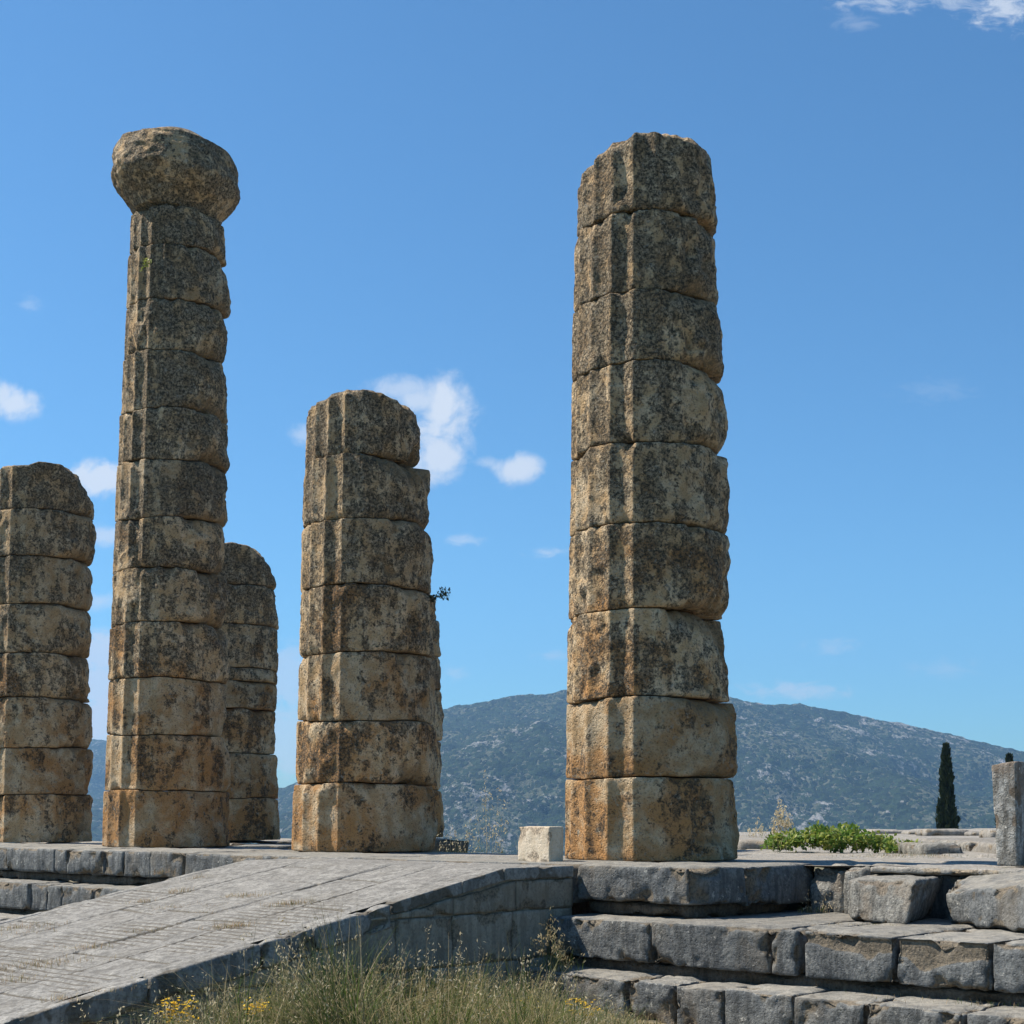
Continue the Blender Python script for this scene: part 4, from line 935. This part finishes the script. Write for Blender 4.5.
# --- green shrub on the floor
def shrub(name, label, ctrs, n_, size, mats, base, stemr=.006, cat='shrub', group=None):
    root = thing(name, label, cat, base, group); rg = np.random.default_rng(int(abs(base[0] * 100)) + n_)
    bag = Bag(); st = Bag()
    for (c_, r_, w_) in ctrs:
        k = int(n_ * w_); d_ = rg.normal(size=(k, 3)); d_ /= np.linalg.norm(d_, axis=1, keepdims=True)
        P = np.array(c_) + d_ * np.array(r_) * (rg.random((k, 1)) ** .45)
        P = P + fbm(P, 4, 2, 5)[:, None] * .06
        keep = fbm(P, 5.5, 2, 33) > -.18; P = P[keep]; k = len(P)
        V, Q = leaves(P, np.array([0, 0, 1.5]), rg.uniform(.6, 1.3, k) * size, rg, .62); bag.add(V, Q, rg.choice(range(len(mats)), k, p=[.52, .48] if len(mats) == 2 else None))
        ks = 7; bb = np.tile([c_[0], c_[1], base[2]], (ks, 1)) + rg.normal(size=(ks, 3)) * [r_[0] * .4, r_[1] * .4, 0]
        V, Q, m_, _ = blades(ks, bb, np.full(ks, c_[2] - base[2] + r_[2] * .8), rg.uniform(0, 6.28, ks), rg.uniform(.1, .5, ks), np.full(ks, stemr * 2), 4); st.add(V, Q, m_)
    bag.build('foliage', mats, root)['kind'] = 'stuff'; st.build('stems', [M['stem']], root)
    return root
Ys = 19.0; ctr = []
for x, y, rx_, ry_, w_ in [(x_, y_ + 4, a_, b__, c__) for x_, y_, a_, b__, c__ in [(778, 838, 14, 8, .12), (800, 836, 18, 9, .16), (830, 832, 16, 11, .18), (817, 826, 10, 5, .05), (846, 826, 12, 5, .06), (858, 836, 18, 9, .16), (880, 838, 15, 8, .11), (895, 843, 13, 5, .09), (910, 842, 9, 4, .06), (845, 842, 30, 6, .10)]]:
    p_ = at(x, y, Ys + rng.uniform(-.4, .4)); k = Ys / F; ctr.append((p_, (rx_ * k, .35, ry_ * k), w_))
bs = on_z(838, 851, 0); bs[1] = Ys
shrub('green_shrub', 'low bright green leafy shrub spreading across the temple floor', ctr, 3400, .07, [M['leaf'], M['leaf_y']], bs)
# weeds rooted on the columns
c_ = cB[1]; pB = at(434, 596, 19.0)
root = shrub('wall_weed', 'small dark weed sprouting from the right side of the seven-drum column', [(at(443, 594, 18.95), (.075, .06, .10), .7), (at(437, 597, 18.95), (.05, .05, .05), .3)], 150, .045, [M['leaf_d']], at(443, 598, 18.95), .003, 'weed', 'weeds rooted in the columns')
V, Q, m_, _ = blades(3, np.tile(at(432, 598, 18.95), (3, 1)), np.array([.10, .12, .08]), np.array([0., .2, -.1]), np.array([1.0, .9, 1.1]), np.full(3, .014), 4)
mesh_obj('stems', V, Q, [M['bark']], root)
pC = at(144, 264, 20.72)
shrub('wall_weed', 'tiny yellow-green sprig high on the capital-bearing column', [(at(141, 268, 20.70), (.05, .04, .06), .5), (at(147, 262, 20.70), (.05, .04, .07), .5)], 90, .05, [M['leaf_y']], at(142, 272, 20.72), .003, 'weed', 'weeds rooted in the columns')

# --- yellow flowers
def flowers(label, pts, Yd, base):
    root = thing('yellow_flower_plant', label, 'flower', base, 'yellow flowers in the grass')
    rg = np.random.default_rng(int(pts[0][0])); P = []
    for x, y in pts:
        k = 16; q = at(x, y, Yd); Pk = q + rg.normal(size=(k, 3)) * [.028, .035, .022]; P.append(Pk); bag = Bag()
        for a in range(5):
            az = rg.uniform(0, 6.28, k); ax = np.stack([np.cos(az), np.sin(az), .35 + 0 * az], -1)
            V, Q = leaves(Pk, np.array([0, 0, 3.0]), np.full(k, .016), rg, .8, 0, ax * 2); bag.add(V, Q, 0)
        bag.build('flower_head', [M['petal']], root)
    P = np.concatenate(P); n = len(P)
    sel = P[::3]; bb = sel * 0; bb[:, 0] = base[0] + (sel[:, 0] - base[0]) * .35; bb[:, 1] = sel[:, 1]; bb[:, 2] = base[2]
    dd = sel - bb; hgt = dd[:, 2]; az = np.arctan2(dd[:, 1], dd[:, 0]); bd = np.hypot(dd[:, 0], dd[:, 1]) / hgt
    bag = Bag(); V, Q, m_, Pm = blades(len(sel), bb, hgt * (1 + .3 * bd), az, bd, np.full(len(sel), .006), 5); bag.add(V, Q, m_); bag.build('stems', [M['grass_g']], root)
    k = 160; ii = rg.integers(0, len(Pm), k); jj = rg.integers(2, 5, k); V, Q = leaves(Pm[ii, jj], np.array([0, 0, 1.]), rg.uniform(.03, .06, k), rg, .25)
    bag = Bag(); bag.add(V, Q, 0); bag.build('leaves', [M['grass_g']], root)['kind'] = 'stuff'
for lab, pts, Yd in [
    ('yellow flower clump at the foot of the ramp wall, leftmost of all', [(165, 1005), (172, 1012), (178, 1004), (184, 1018), (170, 1020), (190, 1006)], 9.3),
    ('small yellow flower clump in the grass, second from the left', [(250, 1006), (258, 1008), (264, 1004), (254, 1012)], 9.8),
    ('lone yellow flower cluster in the middle of the grass', [(483, 1012), (488, 1015), (486, 1008)], 11.0),
    ('faint yellow flowers in the grass below the corner oat clump', [(522, 1003), (530, 1000), (536, 1008), (526, 1012), (540, 1012), (519, 1016)], 11.4),
    ('yellow flowers in front of the lowest step, rightmost of all', [(569, 1004), (577, 1001), (584, 1006), (596, 1010), (575, 1014), (590, 1016)], 11.5)]:
    b0 = at(pts[0][0] + 6, 1000, Yd); b0[2] = -1.24; flowers(lab, pts, Yd, b0)

# --- cypresses
def cypress(x, ytop, Yd, halfw, zground, label, seed):
    top = at(x, ytop, Yd); H = top[2] - zground; base = np.array([top[0], Yd, zground]); rg = np.random.default_rng(seed)
    root = thing('cypress_tree', label, 'tree', base, 'cypresses beyond the temple'); Rm = halfw / F * Yd
    n = 9000; t_ = rg.random(n) ** .8; prof = np.interp(t_, [0, .12, .35, .6, .8, .92, .97, 1], [.75, .95, 1, .82, .52, .25, .12, .02])
    az = rg.uniform(0, 6.28, n); lump = fbm(np.stack([np.cos(az) * 1.2, np.sin(az) * 1.2, t_ * H * .9], -1), 1.5, 3, seed)
    r_ = Rm * prof * (.80 + .8 * lump) * (rg.random(n) ** .25 + .12 * (rg.random(n) < .08))
    P = np.stack([base[0] + np.cos(az) * r_, base[1] + np.sin(az) * r_, zground + .4 + t_ * (H - .5)], -1)
    ax = np.stack([np.cos(az) * .35, np.sin(az) * .35, np.ones(n)], -1) * 2
    V, Q = leaves(P, np.zeros(3), rg.uniform(.15, .42, n), rg, .42, 0, ax)
    bag = Bag(); bag.add(V, Q, 0); bag.build('crown', [M['cyp']], root)
    a = np.linspace(0, 2 * math.pi, 10, endpoint=False); hs = np.linspace(0, H * .92, 12); rr_ = .16 * (1 - hs / H)
    V = np.stack([base[0] + np.outer(rr_, np.cos(a)), base[1] + np.outer(rr_, np.sin(a)), zground - .3 + np.outer(hs, np.ones(10))], -1).reshape(-1, 3)
    i = np.arange(11)[:, None] * 10; j = np.arange(10)[None, :]
    mesh_obj('trunk', V, np.stack([i + j, i + (j + 1) % 10, i + 10 + (j + 1) % 10, i + 10 + j], -1).reshape(-1, 4), M['bark'], root)
cypress(946, 746, 85, 10.5, -5.5, 'dark slender cypress standing alone against the mountain', 5)
cypress(1009, 756, 95, 16, -7.5, 'cypress mostly hidden behind the upright lichened slab', 9)

# ------------------------------------------------------------------ haze
hx, hy0, hy1, hz0, hz1 = 5100, -1600, 5300, -215, 560
V = np.array([[x, y, z] for z in (hz0, hz1) for (x, y) in ((-hx, hy0), (hx, hy0), (hx, hy1), (-hx, hy1))])
Fh = np.array([[0, 3, 2, 1], [4, 5, 6, 7], [0, 1, 5, 4], [1, 2, 6, 5], [2, 3, 7, 6], [3, 0, 4, 7]])
hm = bpy.data.materials.new('valley_haze'); hm.use_nodes = True; t = NT(hm.node_tree)
pv = t.n('ShaderNodeVolumePrincipled'); pv.inputs['Color'].default_value = (.30, .60, 1.0, 1); pv.inputs['Density'].default_value = 1.45e-4; pv.inputs['Anisotropy'].default_value = .2
ho = t.n('ShaderNodeOutputMaterial'); t.t.links.new(pv.outputs[0], ho.inputs['Volume'])
o = mesh_obj('haze', V, Fh, hm, smooth=False); tag(o, 'thin blue air between the temple and the mountain', 'haze'); o['kind'] = 'stuff'
for o in COL.objects:
    if '_zt' in o: del o['_zt']
